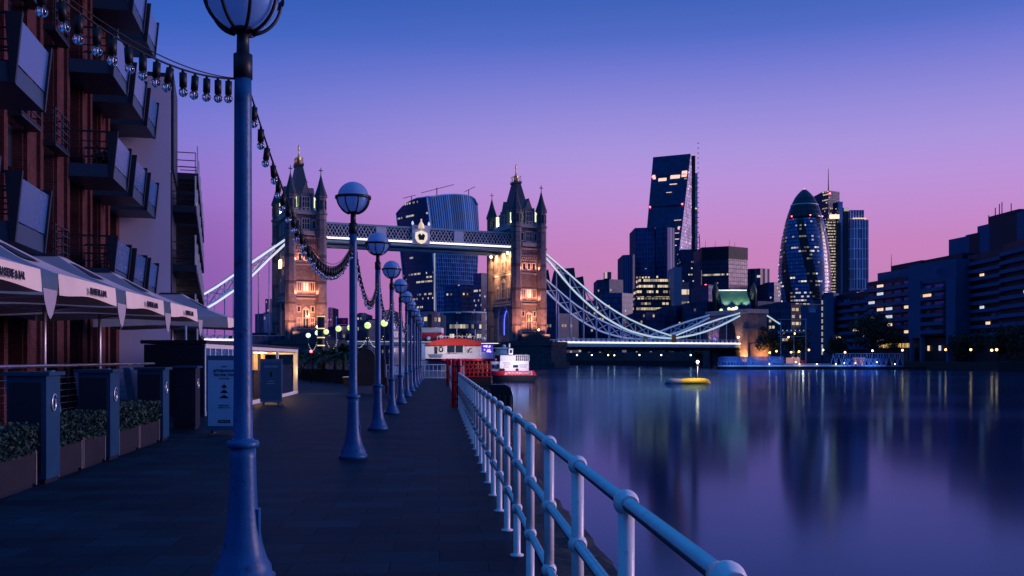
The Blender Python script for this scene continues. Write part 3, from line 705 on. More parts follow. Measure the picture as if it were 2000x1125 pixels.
t = thing('flag', 'red white and blue flag on a pole right of the left bridge tower', 'flag', W(657, 130, z=0), 0)
MB().cyl((0, 0, 0), (0, 0, 7.2), .05, n=8).build('pole', M['bridgepale'], t)
b = MB(); b.ring([[(.05 + 1.5 * i / 10, .08 * math.sin(i * .9), z) for i in range(11)] for z in (6.1, 7.0)], close=False); fl = b.build('cloth', mat('flag_blue', (.02, .03, .22), .8, var=.1), t)
b = MB(); b.ring([[(.05 + 1.5 * i / 10, .08 * math.sin(i * .9) - .02, z) for i in range(11)] for z in (6.42, 6.68)], close=False); b.ring([[(.62 + .3 * i, .08 * math.sin((.57 + .3 * i) * 6) - .03, z) for i in range(2)] for z in (6.1, 7.0)], close=False); b.build('cross', M['hullr'], fl)
t = thing('stop_lamp', 'small red lamp on a pole among the palms', 'lamp', W(607.5, 62, z=0), 0)
MB().cyl((0, 0, 0), (0, 0, 1.95), .03, n=8).build('pole', M['cage'], t); MB().sphere((0, 0, 2.03), .085, 12, 8).build('lens', M['redlight'], t)
# ================================================================== BRICK WAREHOUSE WITH BALCONIES
FS0 = 14.0
bw = thing('brick_warehouse', 'red brick warehouse with dark steel balconies above the terrace', 'building', P(-6.9, FS0, TF), TF)
FL = 40.72 - FS0
def fy(s): return s - FS0
PIERS = [(14.0, 15.6), (17.0, 18.7), (20.2, 22.0), (23.6, 25.3), (26.9, 28.6), (30.05, 31.7), (33.4, 35.0), (36.3, 38.1), (39.9, 40.7)]
b = MB()
for a, c in PIERS: b.box(-.62, 0, fy(a), fy(c), 0, 17.6)
b.build('brick_piers', M['brick'], bw)
for a, c in PIERS[:-1]: 
    for y in (fy(a) + .04, fy(c) - .36): MB().box(.002, .10, y, y + .32, 0, 17.6).build('pilaster', M['brick'], bw)
b = MB(); b.box(-9, -.64, 0, FL, 0, 17.6); b.build('wall', M['brick'], bw)
LV = [3.92, 7.08, 10.22, 13.36]                 # undersides of the balcony slabs
b = MB()
for k in range(len(PIERS) - 1):
    y0, y1 = fy(PIERS[k][1]), fy(PIERS[k + 1][0])
    for z in [3.3] + [q + .1 for q in LV[1:]] + [16.5]: b.box(-.60, -.26, y0, y1, z - .75, z + .30)
b.build('spandrels', M['dkmetal'], bw)
win_me = {}
def bay_window(y0, y1, z0, z1):
    w, h = y1 - y0, z1 - z0; f = MB()
    f.box(-.50, -.34, 0, .08, 0, h); f.box(-.50, -.34, w - .08, w, 0, h); f.box(-.50, -.34, .08, w - .08, h - .08, h); f.box(-.50, -.34, .08, w - .08, 0, .08)
    f.box(-.48, -.36, w / 2 - .03, w / 2 + .03, .08, h - .08); f.box(-.48, -.36, .08, w / 2 - .03, h * .68, h * .68 + .05); f.box(-.48, -.36, w / 2 + .03, w - .08, h * .68, h * .68 + .05)
    o = f.build('window', M['dkmetal'], bw); o.location = (0, y0, z0)
    MB().box(-.46, -.44, .08, w - .08, .08, h - .08).build('pane', M['pane'], o)
for k in range(len(PIERS) - 1):
    y0, y1 = fy(PIERS[k][1]) + .002, fy(PIERS[k + 1][0]) - .002
    for za, zb in zip([.0] + [q + .402 for q in LV[0:]], [2.54, 6.42, 9.56, 12.70, 15.74]):
        if zb - za > 1: bay_window(y0, y1, za, zb)
def balcony(y0, y1, z, PR=1.34):
    Ln = y1 - y0; f = MB()
    f.box(0, PR, 0, Ln, 0, .10); f.box(PR - .05, PR, 0, Ln, .10, .40); f.box(0, PR - .05, 0, .05, .10, .40); f.box(0, PR - .05, Ln - .05, Ln, .10, .40)
    o = f.build('balcony', M['slabm'], bw); o.location = (.004, y0, z)
    MB().box(.0, PR - .05, .05, Ln - .05, .10, .13).build('deck', M['dkmetal'], o)
    for ya in (0.0, Ln - .07):
        MB().slab([(PR - .06, -.02), (PR + .03, -.02), (PR + .17, 1.40), (PR - .16, 1.40)], 'y', ya - .012, ya + .082).build('fin', M['fin'], o)
    q = [(PR + .02, .09, .42), (PR + .02, Ln - .09, .42), (PR + .11, Ln - .09, 1.28), (PR + .11, .09, 1.28)]
    g = MB(); g.face(q); g.face([(p[0] - .02, p[1], p[2]) for p in reversed(q)]); 
    for a in range(4): p1, p2 = q[a], q[(a + 1) % 4]; g.face([p1, p2, (p2[0] - .02, p2[1], p2[2]), (p1[0] - .02, p1[1], p1[2])])
    g.build('glass_panel', M['bglass'], o)
    for ya in (.03, Ln - .03):
        r = MB()
        for zz in (.62, .85, 1.08, 1.38): r.bar((0, ya, zz), (PR - .1, ya, zz), .03 if zz < 1.3 else .05)
        for xx in (.05, .66): r.bar((xx, ya, .38), (xx, ya, 1.38), .03)
        r.build('side_railing', M['fin'], o)
for s0, s1 in ((17.1, 19.6), (21.0, 23.4), (31.45, 34.0), (34.95, 37.35), (38.15, 40.35)):
    for z in LV: balcony(fy(s0), fy(s1), z)
for k in (3, 4, 5):                              # shallow railed windows between the balcony stacks
    for z in LV:
        y0, y1 = fy(PIERS[k][1]) - .1, fy(PIERS[k + 1][0]) + .1
        if k == 5: continue
        r = MB()
        for zz in (.42, .65, .88, 1.12, 1.32): r.bar((.30, y0, zz), (.30, y1, zz), .03); r.bar((0, y0, zz), (.3, y0, zz), .03); r.bar((0, y1, zz), (.3, y1, zz), .03)
        for yy in (y0, (y0 + y1) / 2, y1): r.bar((.30, yy, .38), (.30, yy, 1.33), .035)
        r.box(.02, .32, y0, y1, .30, .38)
        o = r.build('juliet_balcony', M['fin'], bw); o.location = (.102, 0, z)
# furniture on two balconies
t = thing('balcony_chair', 'folding wooden chair standing on an upper brick warehouse balcony', 'chair', P(-6.9 + .75, 32.4, TF, LV[2] + .132), TF + .4)
b = MB(); b.bar((-.2, 0, 0), (.2, 0, .85), .03); b.bar((.2, 0, 0), (-.2, 0, .45), .03); b.bar((-.2, .4, 0), (.2, .4, .85), .03); b.bar((.2, .4, 0), (-.2, .4, .45), .03); b.build('frame', mat('chair_wood', (.20, .11, .06), .6), t)
MB().box(-.22, .2, -.02, .42, .45, .48).build('seat', mat('chair_seat', (.18, .10, .06), .6), t)
t = thing('balcony_plant', 'dark potted shrub on the middle balcony of the brick warehouse', 'plant', P(-6.9 + .8, 33.0, TF, LV[1] + .132), TF)
MB().lathe([(0, 0), (.18, 0), (.24, .4), (0, .4)], 14).build('pot', M['tub'], t)
b = MB(); random.seed(5)
for k in range(500): leaf(b, Vector((random.gauss(0, .16), random.gauss(0, .16), .65 + random.gauss(0, .18))), .05)
b.build('foliage', M['leaf'], t)

# ================================================================== APARTMENT BLOCK WITH PALE END WALL
as0 = 40.78; ab = thing('apartment_block', 'apartment block with blank pale end wall and stacked dark balconies', 'building', W(334, 38.7), math.atan(580 / F))
MB().box(-9, -.02, 0, 4.4, 0, 12.75).build('end_wall', M['render'], ab)
MB().box(-.018, .03, .02, 4.4, 0, 9.0).build('side_wall', M['dkmetal'], ab)
MB().box(-.9, .10, .10, 4.2, 9.1, 12.95).build('stair_bay', M['dkmetal'], ab)
MB().box(-9, -.8, 4.42, 34, 0, 11.4).build('wing', mat('wing_stone', (.20, .19, .22), .8), ab)
b = MB(); b.slab([(-1.2, 11.402), (-.4, 11.402), (-.1, 11.7), (-.1, 11.85), (-1.2, 11.85)], 'y', 19, 34.3); b.build('cornice', M['render'], ab)
b = MB(); b.slab([(-1.0, 9.5), (-.2, 9.5), (.45, 10.0), (.45, 10.15), (-1.0, 10.15)], 'y', 26, 34.4); b.build('cornice', M['render'], ab)
MB().box(-2.2, -.9, 8.0, 10.5, 11.402, 12.3).build('roof_screen', M['signf'], ab)
for k in range(7):
    for z in (2.7, 5.1, 7.5, 9.6):
        if k < 1 and z > 9: continue
        y = .6 + k * 4.3; f = MB(); PR = .95
        f.box(-.79 if k else .032, PR, 0, 3.5, 0, .28)
        o = f.build('balcony', M['dkmetal'], ab); o.location = (0, y, z)
        MB().box(PR - .05, PR - .03, .1, 3.4, .34, 1.2).build('glass_panel', M['bglass'], o)
        for yy in (.0, 3.38): MB().box(PR - .06, PR, yy, yy + .06, .282, 1.5).build('fin', M['rail'], o)  # light along the fins is put into pale paint
        for yy in (.05, 3.45):
            r = MB()
            for zz in (.55, .85, 1.2): r.bar((.04, yy, zz), (PR - .1, yy, zz), .035)
            r.bar((PR - .12, yy, .285), (PR - .12, yy, 1.2), .03); r.build('side_railing', M['fin'], o)
    f = MB(); f.box(-.798, -.72, 4.6 + k * 4.2, 7.4 + k * 4.2, 3.2, 4.9); f.build('window', M['pane' if k != 2 else 'warmpane'], ab)

# ================================================================== TOWER BRIDGE
PHI = R(24); ca, sa = math.cos(PHI), math.sin(PHI)
NB = Vector((1.34, 329.9, 0)); SB = NB - Vector((ca, sa, 0)) * 73.5
def win(t, x, y, z, w, h, face, lit=False, arch=False, bars=1, dressing='stonepale'):
    """stone framed window on a tower face: face 'e' looks along -y, face 's' looks along -x"""
    f = MB(); fr = .32
    out_ = [(-w / 2 - fr, -fr), (w / 2 + fr, -fr), (w / 2 + fr, h), (0, h + (w * .5 if arch else fr)), (-w / 2 - fr, h)] if arch else None
    f.box(-w / 2 - fr, -w / 2, -.22, .1, -fr, h + fr); f.box(w / 2, w / 2 + fr, -.22, .1, -fr, h + fr); f.box(-w / 2, w / 2, -.22, .1, h, h + fr); f.box(-w / 2 - .1, w / 2 + .1, -.34, .1, -fr, 0)
    for k in range(bars): xx = -w / 2 + w * (k + 1) / (bars + 1); f.box(xx - .11, xx + .11, -.16, .1, 0, h)
    if h > 2.6: f.box(-w / 2, w / 2, -.155, .1, h * .55, h * .55 + .2)
    if arch: f.slab([(-w / 2 - fr, h + fr), (w / 2 + fr, h + fr), (0, h + w * .75)], 'y', -.20, .1)
    o = f.build('window', M[dressing], t); o.location = (x, y, z)
    if face == 's': o.rotation_euler = (0, 0, -math.pi / 2)
    MB().box(-w / 2, w / 2, -.05, .05, 0, h).build('pane', lit or M['pane'], o)
def lamp(t, name, loc, e, c, size=.25, spot=None, aim=None):
    li = bpy.data.lights.new(name, 'SPOT' if spot else 'POINT'); li.energy = e; li.color = c; li.shadow_soft_size = size
    if spot: li.spot_size = R(spot); li.spot_blend = .7
    o = bpy.data.objects.new(name, li); COL.objects.link(o); own(o, t); o.location = loc
    if spot: o.rotation_euler = Vector(aim).to_track_quat('-Z', 'Y').to_euler()
    return o
def tower(base, lab, south_strong):
    t = thing('bridge_tower', lab, 'bridge tower', (base.x, base.y, 7.0), PHI, 'gothic stone towers of the bridge')
    Z = lambda z: z - 7.0
    hx, hy = 4.55, 10.25
    # shaft with a pointed road arch through it
    def arch(w, z0, zs, zp, n=7):                # left side going up to the point, and down the right side
        L_ = [(-w, z0), (-w, zs)] + [(-w * math.cos(math.pi / 2 * i / n), zs + (zp - zs) * math.sin(math.pi / 2 * i / n) ** .85) for i in range(1, n)] + [(0, zp)]
        return L_ + [(-x, z) for x, z in reversed(L_[:-1])]
    outline = [(-hy, 0)] + arch(4.4, 0, Z(13.5), Z(18.8)) + [(hy, 0), (hy, Z(45)), (-hy, Z(45))]
    b = MB(); b.slab(outline, 'x', -hx, hx); b.build('shaft', M['stone'], t)
    for z, d, o_ in ((19.2, .5, .45), (20.2, .35, .30), (29.4, .45, .40), (30.2, .3, .28), (37.4, .5, .40), (44.6, .55, .55)):
        b = MB(); b.box(-hx - o_, hx + o_, -hy - o_, hy + o_, Z(z), Z(z) + d); b.build('string_course', M['stonepale'], t)
    # parapet with battlements
    b = MB()
    for y in (-hy - .35, hy + .05):
        for k in range(7): b.box(-4.0 + k * 1.2, -3.3 + k * 1.2, y, y + .3, Z(45.15), Z(46.6))
        b.box(-4.4, 4.4, y + .02, y + .28, Z(45.15), Z(45.9))
    for x in (-hx - .35, hx + .05):
        for k in range(14): b.box(x, x + .3, -9.2 + k * 1.38, -8.4 + k * 1.38, Z(45.15), Z(46.6))
        b.box(x + .02, x + .28, -10, 10, Z(45.15), Z(45.9))
    b.build('parapet', M['stonepale'], t)
    # main hipped roof with crest and finial
    b = MB(); b.ring([[(-x, -y, Z(z)), (x, -y, Z(z)), (x, y, Z(z)), (-x, y, Z(z))] for x, y, z in ((3.1, 7.3, 45.2), (2.55, 5.6, 50.0), (1.7, 3.7, 55.6), (.95, 1.9, 60.6))], smooth=False); rf_ = b.build('roof', M['slate'], t)
    b = MB(); b.box(-1.2, 1.2, -2.15, 2.15, Z(60.62), Z(61.3)); b.build('roof_platform', M['slate'], rf_)
    b = MB()
    for x in (-1.05, 1.05):
        for y in (-1.9, -.65, .65, 1.9): b.cyl((x, y, Z(61.3)), (x * .9, y * .9, Z(63.0)), .14, .05, n=6); b.sphere((x * .9, y * .9, Z(63.1)), .2, 8, 6)
    b.lathe([(.75, Z(61.3)), (.5, Z(62.6)), (.9, Z(63.1)), (.25, Z(63.9)), (.14, Z(65.8)), (.3, Z(66.1)), (.05, Z(67.6))], 8); b.build('finial', M['gold'], rf_)
    # corner turrets
    for x in (-hx, hx):
        for y in (-hy, hy):
            b = MB()
            b.lathe([(1.85, Z(7)), (1.85, Z(19.3)), (1.78, Z(19.9)), (1.72, Z(37.4)), (1.95, Z(37.5)), (1.95, Z(37.9)), (1.7, Z(38.1)), (1.7, Z(44.6)), (2.0, Z(44.7)), (2.0, Z(45.2)), (1.66, Z(45.4)), (1.66, Z(49.6)), (1.95, Z(49.8)), (1.95, Z(50.2)), (0, Z(50.2))], 8, (x, y, 0), smooth=False, rot=R(22.5))
            tu = b.build('turret', M['stone'], t)
            b = MB(); b.lathe([(2.0, Z(50.22)), (.95, Z(53.4)), (.1, Z(56.8))], 8, (x, y, 0), smooth=False, rot=R(22.5)); b.build('turret_roof', M['slate'], tu)
            b = MB(); b.box(x - .09, x + .09, y - .09, y + .09, Z(56.7), Z(58.9)); b.box(x - .6, x + .6, y - .08, y + .08, Z(57.9), Z(58.15)); b.build('cross', M['cage'] if not (y > 0 and x < 0) else M['gold'], tu)
            b = MB()
            for k in range(8):
                a = R(45 * k); b.box(x + 1.52 * math.cos(a) - .2, x + 1.52 * math.cos(a) + .2, y + 1.52 * math.sin(a) - .2, y + 1.52 * math.sin(a) + .2, Z(46.2), Z(48.9))
            b.build('lancet', M['pane'], tu)
    # gabled dormers
    for fc, cx_, w in (('e', 0, 4.2), ('w', 0, 4.2), ('s', 0, 5.4), ('n', 0, 5.4)):
        prof = [(-w / 2, Z(45.2)), (w / 2, Z(45.2)), (w / 2, Z(50.2)), (w / 2 - .1, Z(51.3)), (w / 2 - .5, Z(50.4)), (w * .22, Z(51.8)), (0, Z(54.4)), (-w * .22, Z(51.8)), (-w / 2 + .5, Z(50.4)), (-w / 2 + .1, Z(51.3)), (-w / 2, Z(50.2))]
        b = MB()
        if fc == 'e': b.slab(prof, 'y', -hy - .1, -hy + 3.4)
        elif fc == 'w': b.slab(prof, 'y', hy - 3.4, hy + .1)
        elif fc == 's': b.slab(prof, 'x', -hx - .1, -hx + 1.8)
        else: b.slab(prof, 'x', hx - 1.8, hx + .1)
        b.build('dormer', M['stone'], t)
    E = -hy - .02; S = -hx - .02
    win(t, 0, E - .09, Z(46.8), 2.0, 2.9, 'e', bars=2)
    win(t, 0, E, Z(40.2), 2.0, 3.0, 'e', bars=2); win(t, -2.4, E, Z(40.4), .8, 2.4, 'e', bars=0); win(t, 2.4, E, Z(40.4), .8, 2.4, 'e', bars=0)
    for x in (-1.75, 0, 1.75): win(t, x, E, Z(30.9), .85, 1.9, 'e', bars=0)
    for x in (-1.95, 0, 1.95): win(t, x, E, Z(21.8), .95 if x else 1.5, 2.4, 'e', bars=1, lit=M['dimpane'] if x == 0 else False)
    for x in (-2.05, 2.05): win(t, x, E, Z(10.6), .8, 2.9, 'e', bars=1); win(t, x, E, Z(15.6), .7, 1.4, 'e', bars=0)
    win(t, 0, E, Z(10.6), 1.5, 5.4, 'e', bars=1, arch=True)
    for k, z in enumerate((33.6, 34.4, 35.2)):     # corbel table glowing above the third storey
        b = MB()
        for x in range(8): b.box(-2.8 + x * .74 + .18 * (k % 2), -2.45 + x * .74 + .18 * (k % 2), E - .3, E + .1, Z(z), Z(z) + .5)
        b.build('corbels', M['stonepale'], t)
    b = MB(); b.box(-2.6, 2.6, E - .75, E - .002, Z(38.4), Z(38.7)); b.box(-2.6, 2.6, E - .75, E - .65, Z(38.7), Z(39.7)); b.build('balcony', M['stonepale'], t)
    for y, w, h in ((-4.6, 1.5, 3.2), (0, 2.4, 5.0), (4.6, 1.5, 3.2)): win(t, S, y, Z(22.0), w, h, 's', bars=1, arch=True); win(t, S, y, Z(31.0), w * .8, 3.0, 's', bars=1)
    for y in (-5, 0, 5): win(t, S, y, Z(39.8), 1.4, 3.0, 's', bars=1)
    win(t, S - .09, 0, Z(46.6), 2.4, 3.0, 's', bars=2)
    # arch mouldings and neon ribs inside the road arch
    b = MB()
    path = arch(4.55, 0, Z(13.5), Z(19.1))
    b.tube([(S - .05, y, z) for y, z in path], .28, 6); b.build('arch_moulding', M['stonepale'], t)
    if south_strong:
        for k, (xx, mm) in enumerate(((-2.6, 'blueled'), (.2, 'blueled'), (3.0, 'warmpane'))):
            b = MB(); b.tube([(xx, y * .93, z) for y, z in arch(4.3, Z(9.5), Z(13.2), Z(18.4))], .15, 6); b.build('arch_light', M[mm], t)
    # floodlights
    WARM = (1, .33, .15); AMB = (1, .46, .17)
    k = 1.0 if south_strong else 1.1
    for x in (-2.4, 2.2):
        lamp(t, 'floodlight', (x * 2.2, E - 9, Z(8.2)), 13500 * k, WARM, .3, 75, (-x * .12, 1, .95))
    lamp(t, 'floodlight', (.6, E - 1.4, Z(14.2)), 650, AMB, .25, 120, (0, 1, .6))
    for x in (-3, 0, 3): lamp(t, 'floodlight', (x, E - 1.6, Z(20.9)), 800 * k, WARM, .25, 120, (0, 1, .9)); lamp(t, 'floodlight', (x, E - 1.6, Z(30.9)), 650 * k, WARM, .25, 110, (0, 1, .8))
    if south_strong:
        for y in (-6.2, 6.2, 0): lamp(t, 'floodlight', (S - 2.4, y, Z(36.4)), 8000, AMB, .25, 130, (1, 0, -.9))
        for y in (-5, 5): lamp(t, 'floodlight', (S - 2.4, y, Z(29.5)), 2000, AMB, .25, 120, (1, 0, -.5))
        for y in (-7, 7): MB().sphere((S - 1.6, y, Z(36.3)), .42, 10, 8).build('floodlight_lens', glow('flood_lens', (1, .72, .36), 9), t)
    else:
        for y in (-2, 2): lamp(t, 'floodlight', (S - 1.6, y, Z(30.6)), 140, AMB)
        lamp(t, 'floodlight', (S - 5, -6.4, Z(8.5)), 2500, WARM, .25, 70, (1, 0, 1.0))
        b = MB()
        for y in (1.4, 3.0): b.box(S - .8, S - .3, y, y + 1.0, Z(29.4), Z(32.0))
        b.build('lit_oriel', glow('oriel', (1, .66, .30), 4), t)
    MB().sphere((3.2, E - 1.0, Z(11.0)), .34, 10, 8).build('floodlight_lens', glow('flood_lens2', (1, .55, .2), 9), t)
    for x, y in ((-3.1, -hy + .2), (3.1, -hy + .2), (-hx + .3, -6.3), (-hx + .3, 5.6)):
        lamp(t, 'parapet_light', (x, y, Z(46.9)), 300, (.85, 1, .5), .4)
        MB().box(x - .5, x + .5, y + .1, y + .5, Z(46.2), Z(50.0)).build('gap_glow', M['greenish'], t)  # glowing boxes added for the greenish light between dormers and turrets
    return t
tower(SB, 'left gothic bridge tower, warm lit, behind the second lamp post', False)
tower(NB, 'right gothic bridge tower with floodlit face below the walkway', True)
def pier(base, lab):
    t = thing('bridge_pier', lab, 'bridge pier', (base.x, base.y, -4.0), PHI, 'granite river piers under the towers')
    def pl(k): return [(-10.5 * k, -17), (-7.5 * k, -23), (0, -27 * (k * .4 + .6)), (7.5 * k, -23), (10.5 * k, -17), (10.5 * k, 17), (7.5 * k, 23), (0, 27 * (k * .4 + .6)), (-7.5 * k, 23), (-10.5 * k, 17)]
    b = MB(); b.prism(pl(1.0), 0, 9.6); b.build('shaft', M['granite'], t); b = MB(); b.prism(pl(1.04), 9.602, 10.9); b.build('coping', M['granite'], t)
    b = MB(); b.prism([(-9, -17), (-6, -23.5), (0, -26.5), (6, -23.5), (9, -17)], -1, 4.6); b.v = [Vector((p.x * 1.16, p.y * 1.1 + .0, p.z)) for p in b.v]; b.build('cutwater', M['granite'], t)
    b = MB(); b.box(-5, 5, -16, -12.8, 10.902, 13.4); b.build('control_cabin', M['dkmetal'], t); MB().box(-4.4, 4.4, -16.05, -16.005, 11.6, 12.9).build('cabin_window', M['pane'], t)
pier(SB, 'granite pier under the left bridge tower'); pier(NB, 'granite pier under the right bridge tower beside the tug')

# high level walkways
def bridge_pt(l, e, z=0): return NB + Vector((ca, sa, 0)) * l + Vector((sa, -ca, 0)) * e + Vector((0, 0, z))
for e, lab in ((6.6, 'nearer latticed high walkway between the towers with royal crest'), (-6.6, 'farther high walkway hidden behind the nearer one')):
    o0 = bridge_pt(-73.5, e, 0); t = thing('high_walkway', lab, 'walkway', o0, PHI, 'paired high level walkways')
    x0, x1 = 4.6, 68.9; zb, zt = 38.6, 42.6
    MB().box(x0, x1, -1.7, 1.7, 36.9, 37.6).build('floor', M['bridge'], t); MB().box(x0, x1, -1.5, 1.5, 37.602, 38.3).build('girder', M['dkmetal'], t)
    MB().box(x0, x1, -1.9, 1.9, 42.4, 43.0).build('roof', M['bridge'], t); MB().box(x0, x1, -1.35, 1.35, 38.5, 42.398).build('glazing', M['pane'], t)
    n = 30; dx = (x1 - x0) / n
    b = MB()
    for k in range(n):
        xa = x0 + k * dx
        for a_, c_ in ((zb, zt - .3), (zt - .3, zb)):
            b.bar((xa, -1.62, a_), (xa + dx, -1.62, c_), .22)
        b.bar((xa + dx / 2, -1.6, zb), (xa + dx * .01, -1.6, (zb + zt) / 2), .14); b.bar((xa + dx / 2, -1.6, zb), (xa + dx, -1.6, (zb + zt) / 2), .14); b.bar((xa + dx / 2, -1.6, zt - .2), (xa, -1.6, (zb + zt) / 2), .14); b.bar((xa + dx / 2, -1.6, zt - .2), (xa + dx, -1.6, (zb + zt) / 2), .14)
    b.build('lattice', M['bridgepale'], t)
    for f in (.30, .70): MB().box(x0 + (x1 - x0) * f - 1.6, x0 + (x1 - x0) * f + 1.6, -1.85, -1.5, 38.4, 42.9).build('panel', M['bridgepale'], t)
    if e > 0:
        MB().box(x0, x1, -1.95, -1.70, 38.0, 38.55).build('light_strip', M['ledw'], t)
        xm = (x0 + x1) / 2
        b = MB(); b.slab([(xm - 2.9, 37.6), (xm + 2.9, 37.6), (xm + 2.9, 43.6), (xm - 2.9, 43.6)], 'y', -2.2, -1.4); b.build('crest_panel', M['bridgepale'], t)
        b = MB(); b.slab([(xm - 1.9, 41.2), (xm - 2.0, 39.4), (xm - 1.2, 38.2), (xm, 37.7), (xm + 1.2, 38.2), (xm + 2.0, 39.4), (xm + 1.9, 41.2), (xm, 41.9)], 'y', -2.5, -2.21); cr = b.build('crest_shield', glow('crest_glow', (1, .82, .46), .75), t)  # shield, crown and finials glow by themselves, brightness put into their materials
        b = MB(); b.slab([(xm - .8, 38.9), (xm + .8, 38.9), (xm + 1.2, 40.4), (xm + .5, 41.0), (xm, 40.3), (xm - .5, 41.0), (xm - 1.2, 40.4)], 'y', -2.62, -2.52); b.build('crest_arms', M['dkmetal'], cr)
        b = MB(); b.lathe([(.9, 42.6), (1.0, 42.9), (.75, 43.9), (.3, 44.6), (.18, 45.0), (.3, 45.3), (0, 45.7)], 12, (xm, -2.3, 0)); b.build('crest_crown', glow('crown_glow', (1, .62, .22), .6), cr)
        for x in (xm - 2.7, xm + 2.7): lb = MB(); lb.lathe([(.18, 43.6), (.4, 44.0), (.3, 44.5), (0, 44.9)], 8, (x, -1.8, 0)); lb.build('crest_finial', M['coolpane'], cr)

# deck
t = thing('bridge_deck', 'long road deck of the bridge with a white line of light along its edge', 'bridge deck', bridge_pt(-165, 0, 5.5), PHI)
LT = 165 + 92
MB().box(0, 88, -9.5, 9.5, 0, 1.5).build('girder', M['bridge'], t); MB().box(95.2, 161, -8.0, 8.0, .2, 1.4).build('bascule_span', M['bridge'], t); MB().box(168, LT, -9.5, 9.5, 0, 1.5).build('girder', M['bridge'], t)
for a, c in ((0, 87.5), (176, LT - .5)):
    MB().box(a, c, -9.72, -9.52, 1.25, 1.75).build('light_strip', M['ledw'], t)
    for e in (-9.5, 9.3):
        b = MB(); b.box(a, c, e, e + .2, 2.7, 2.9)
        k = a
        while k < c: b.box(k, k + .9, e + .02, e + .18, 1.502, 2.698); k += 1.9
        b.build('parapet', M['bridgepale'], t)
MB().box(96, 160, -8.22, -8.02, 1.2, 1.45).build('light_strip', M['dimpane'], t)
b = MB()
for k in range(30): b.box(172 + k * 2.8, 172.3 + k * 2.8, -9.3, 9.3, -.9, -.002)
b.build('cross_girders', M['dkmetal'], t)
# suspension chains
UP = [(5.5, 37.2), (7.2, 36.0), (17.3, 28.4), (27.3, 20.9), (37.4, 15.6), (48, 11.7), (56.7, 9.3)]
LO = [(5.5, 36.0), (7.2, 34.6), (12.4, 29.0), (17.3, 23.9), (27.3, 16.4), (37.4, 11.4), (48, 9.0), (56.7, 8.6)]
UP2 = [(56.7, 9.3), (66.9, 13.0), (75.8, 15.7), (85.5, 18.2)]; LO2 = [(56.7, 8.6), (66.9, 10.2), (75.8, 12.9), (85.5, 17.2)]
def itp(pl, x):
    for (a, za), (c, zc) in zip(pl, pl[1:]):
        if x <= c: return za + (zc - za) * (x - a) / (c - a)
    return pl[-1][1]
def smooth(pl, n):
    out_ = []
    for k in range(n + 1):
        x = pl[0][0] + (pl[-1][0] - pl[0][0]) * k / n; h = (pl[-1][0] - pl[0][0]) / n * 1.2
        xs = [max(pl[0][0], min(pl[-1][0], x + d * h)) for d in (-1, -.5, 0, .5, 1)]; 
        out_.append((x, sum(itp(pl, q) for q in xs) / 5 if 0 < k < n else itp(pl, x)))
    return out_
def chain(base, sgn, e, lab, led):
    o0 = base + Vector((sa, -ca, 0)) * e; t = thing('suspension_chain', lab, 'suspension chain', o0, PHI, 'trussed suspension chains of the bridge')
    yy = -.35
    for up, lo, n in ((UP, LO, 10), (UP2, LO2, 5)):
        u_, l_ = smooth(up, n * 2), smooth(lo, n * 2)
        for nm, pl in (('upper_chord', u_), ('lower_chord', l_)):
            b = MB()
            for (a, za), (c, zc) in zip(pl, pl[1:]): b.bar((sgn * a, 0, za), (sgn * c, 0, zc), .6, .65)
            ch = b.build(nm, M['bridge'], t)
            b = MB()
            for (a, za), (c, zc) in zip(pl, pl[1:]): b.bar((sgn * a, -.38, za), (sgn * c, -.38, zc), .16, .58 if nm == 'lower_chord' or led == 'ledb' else .46)
            b.build('chain_light', M[led], ch)
        xs = [up[0][0] + (up[-1][0] - up[0][0]) * k / n for k in range(n + 1)]
        b = MB()
        for k in range(n + 1):
            x = xs[k]; zu, zl = itp(up, x), itp(lo, x)
            if 0 < k < n: b.bar((sgn * x, 0, zl), (sgn * x, 0, zu), .34)
            if k < n and 0 < k: b.bar((sgn * x, 0, zu), (sgn * xs[k + 1], 0, itp(lo, xs[k + 1])), .34); b.bar((sgn * x, 0, zl), (sgn * xs[k + 1], 0, itp(up, xs[k + 1])), .30)
            if zl > 9 and x < 84: MB().cyl((sgn * x, 0, 7.0), (sgn * x, 0, zl), .18, n=6).build('hanger', M['bridgepale'], t)
        b.build('web', M['bridgepale'], t); 
    b = MB(); b.box(sgn * 56.7 - .9, sgn * 56.7 + .9, -.7, .7, 7.2, 9.9); b.build('pin_joint', M['gold'], t)
chain(NB, 1, 9.4, 'bright pale chain nearest the water, right of the right tower', 'ledc'); chain(NB, 1, -9.4, 'duller far side chain seen behind the near one right of the right tower', 'ledd') if False else None
M['ledd'] = glow('chain_light_dim', (.45, .55, .95), .22)
chain(NB, 1, -9.4, 'duller far side chain seen behind the bright one right of the right tower', 'ledd')
chain(SB, -1, 9.4, 'white lit near side chain left of the left tower', 'ledb'); chain(SB, -1, -9.4, 'dark far side chain left of the left tower', 'ledd')
# land chains behind the abutment
t = thing('land_tie', 'short bright tie sloping down beyond the abutment gate', 'suspension chain', bridge_pt(97.5, 9.4, 0), PHI)
MB().bar((0, 0, 17.6), (6.5, 0, 14.3), .5).build('chord', M['bridge'], t); MB().bar((.2, -.36, 17.5), (6.2, -.36, 14.4), .16, .5).build('chain_light', M['ledc'], t)
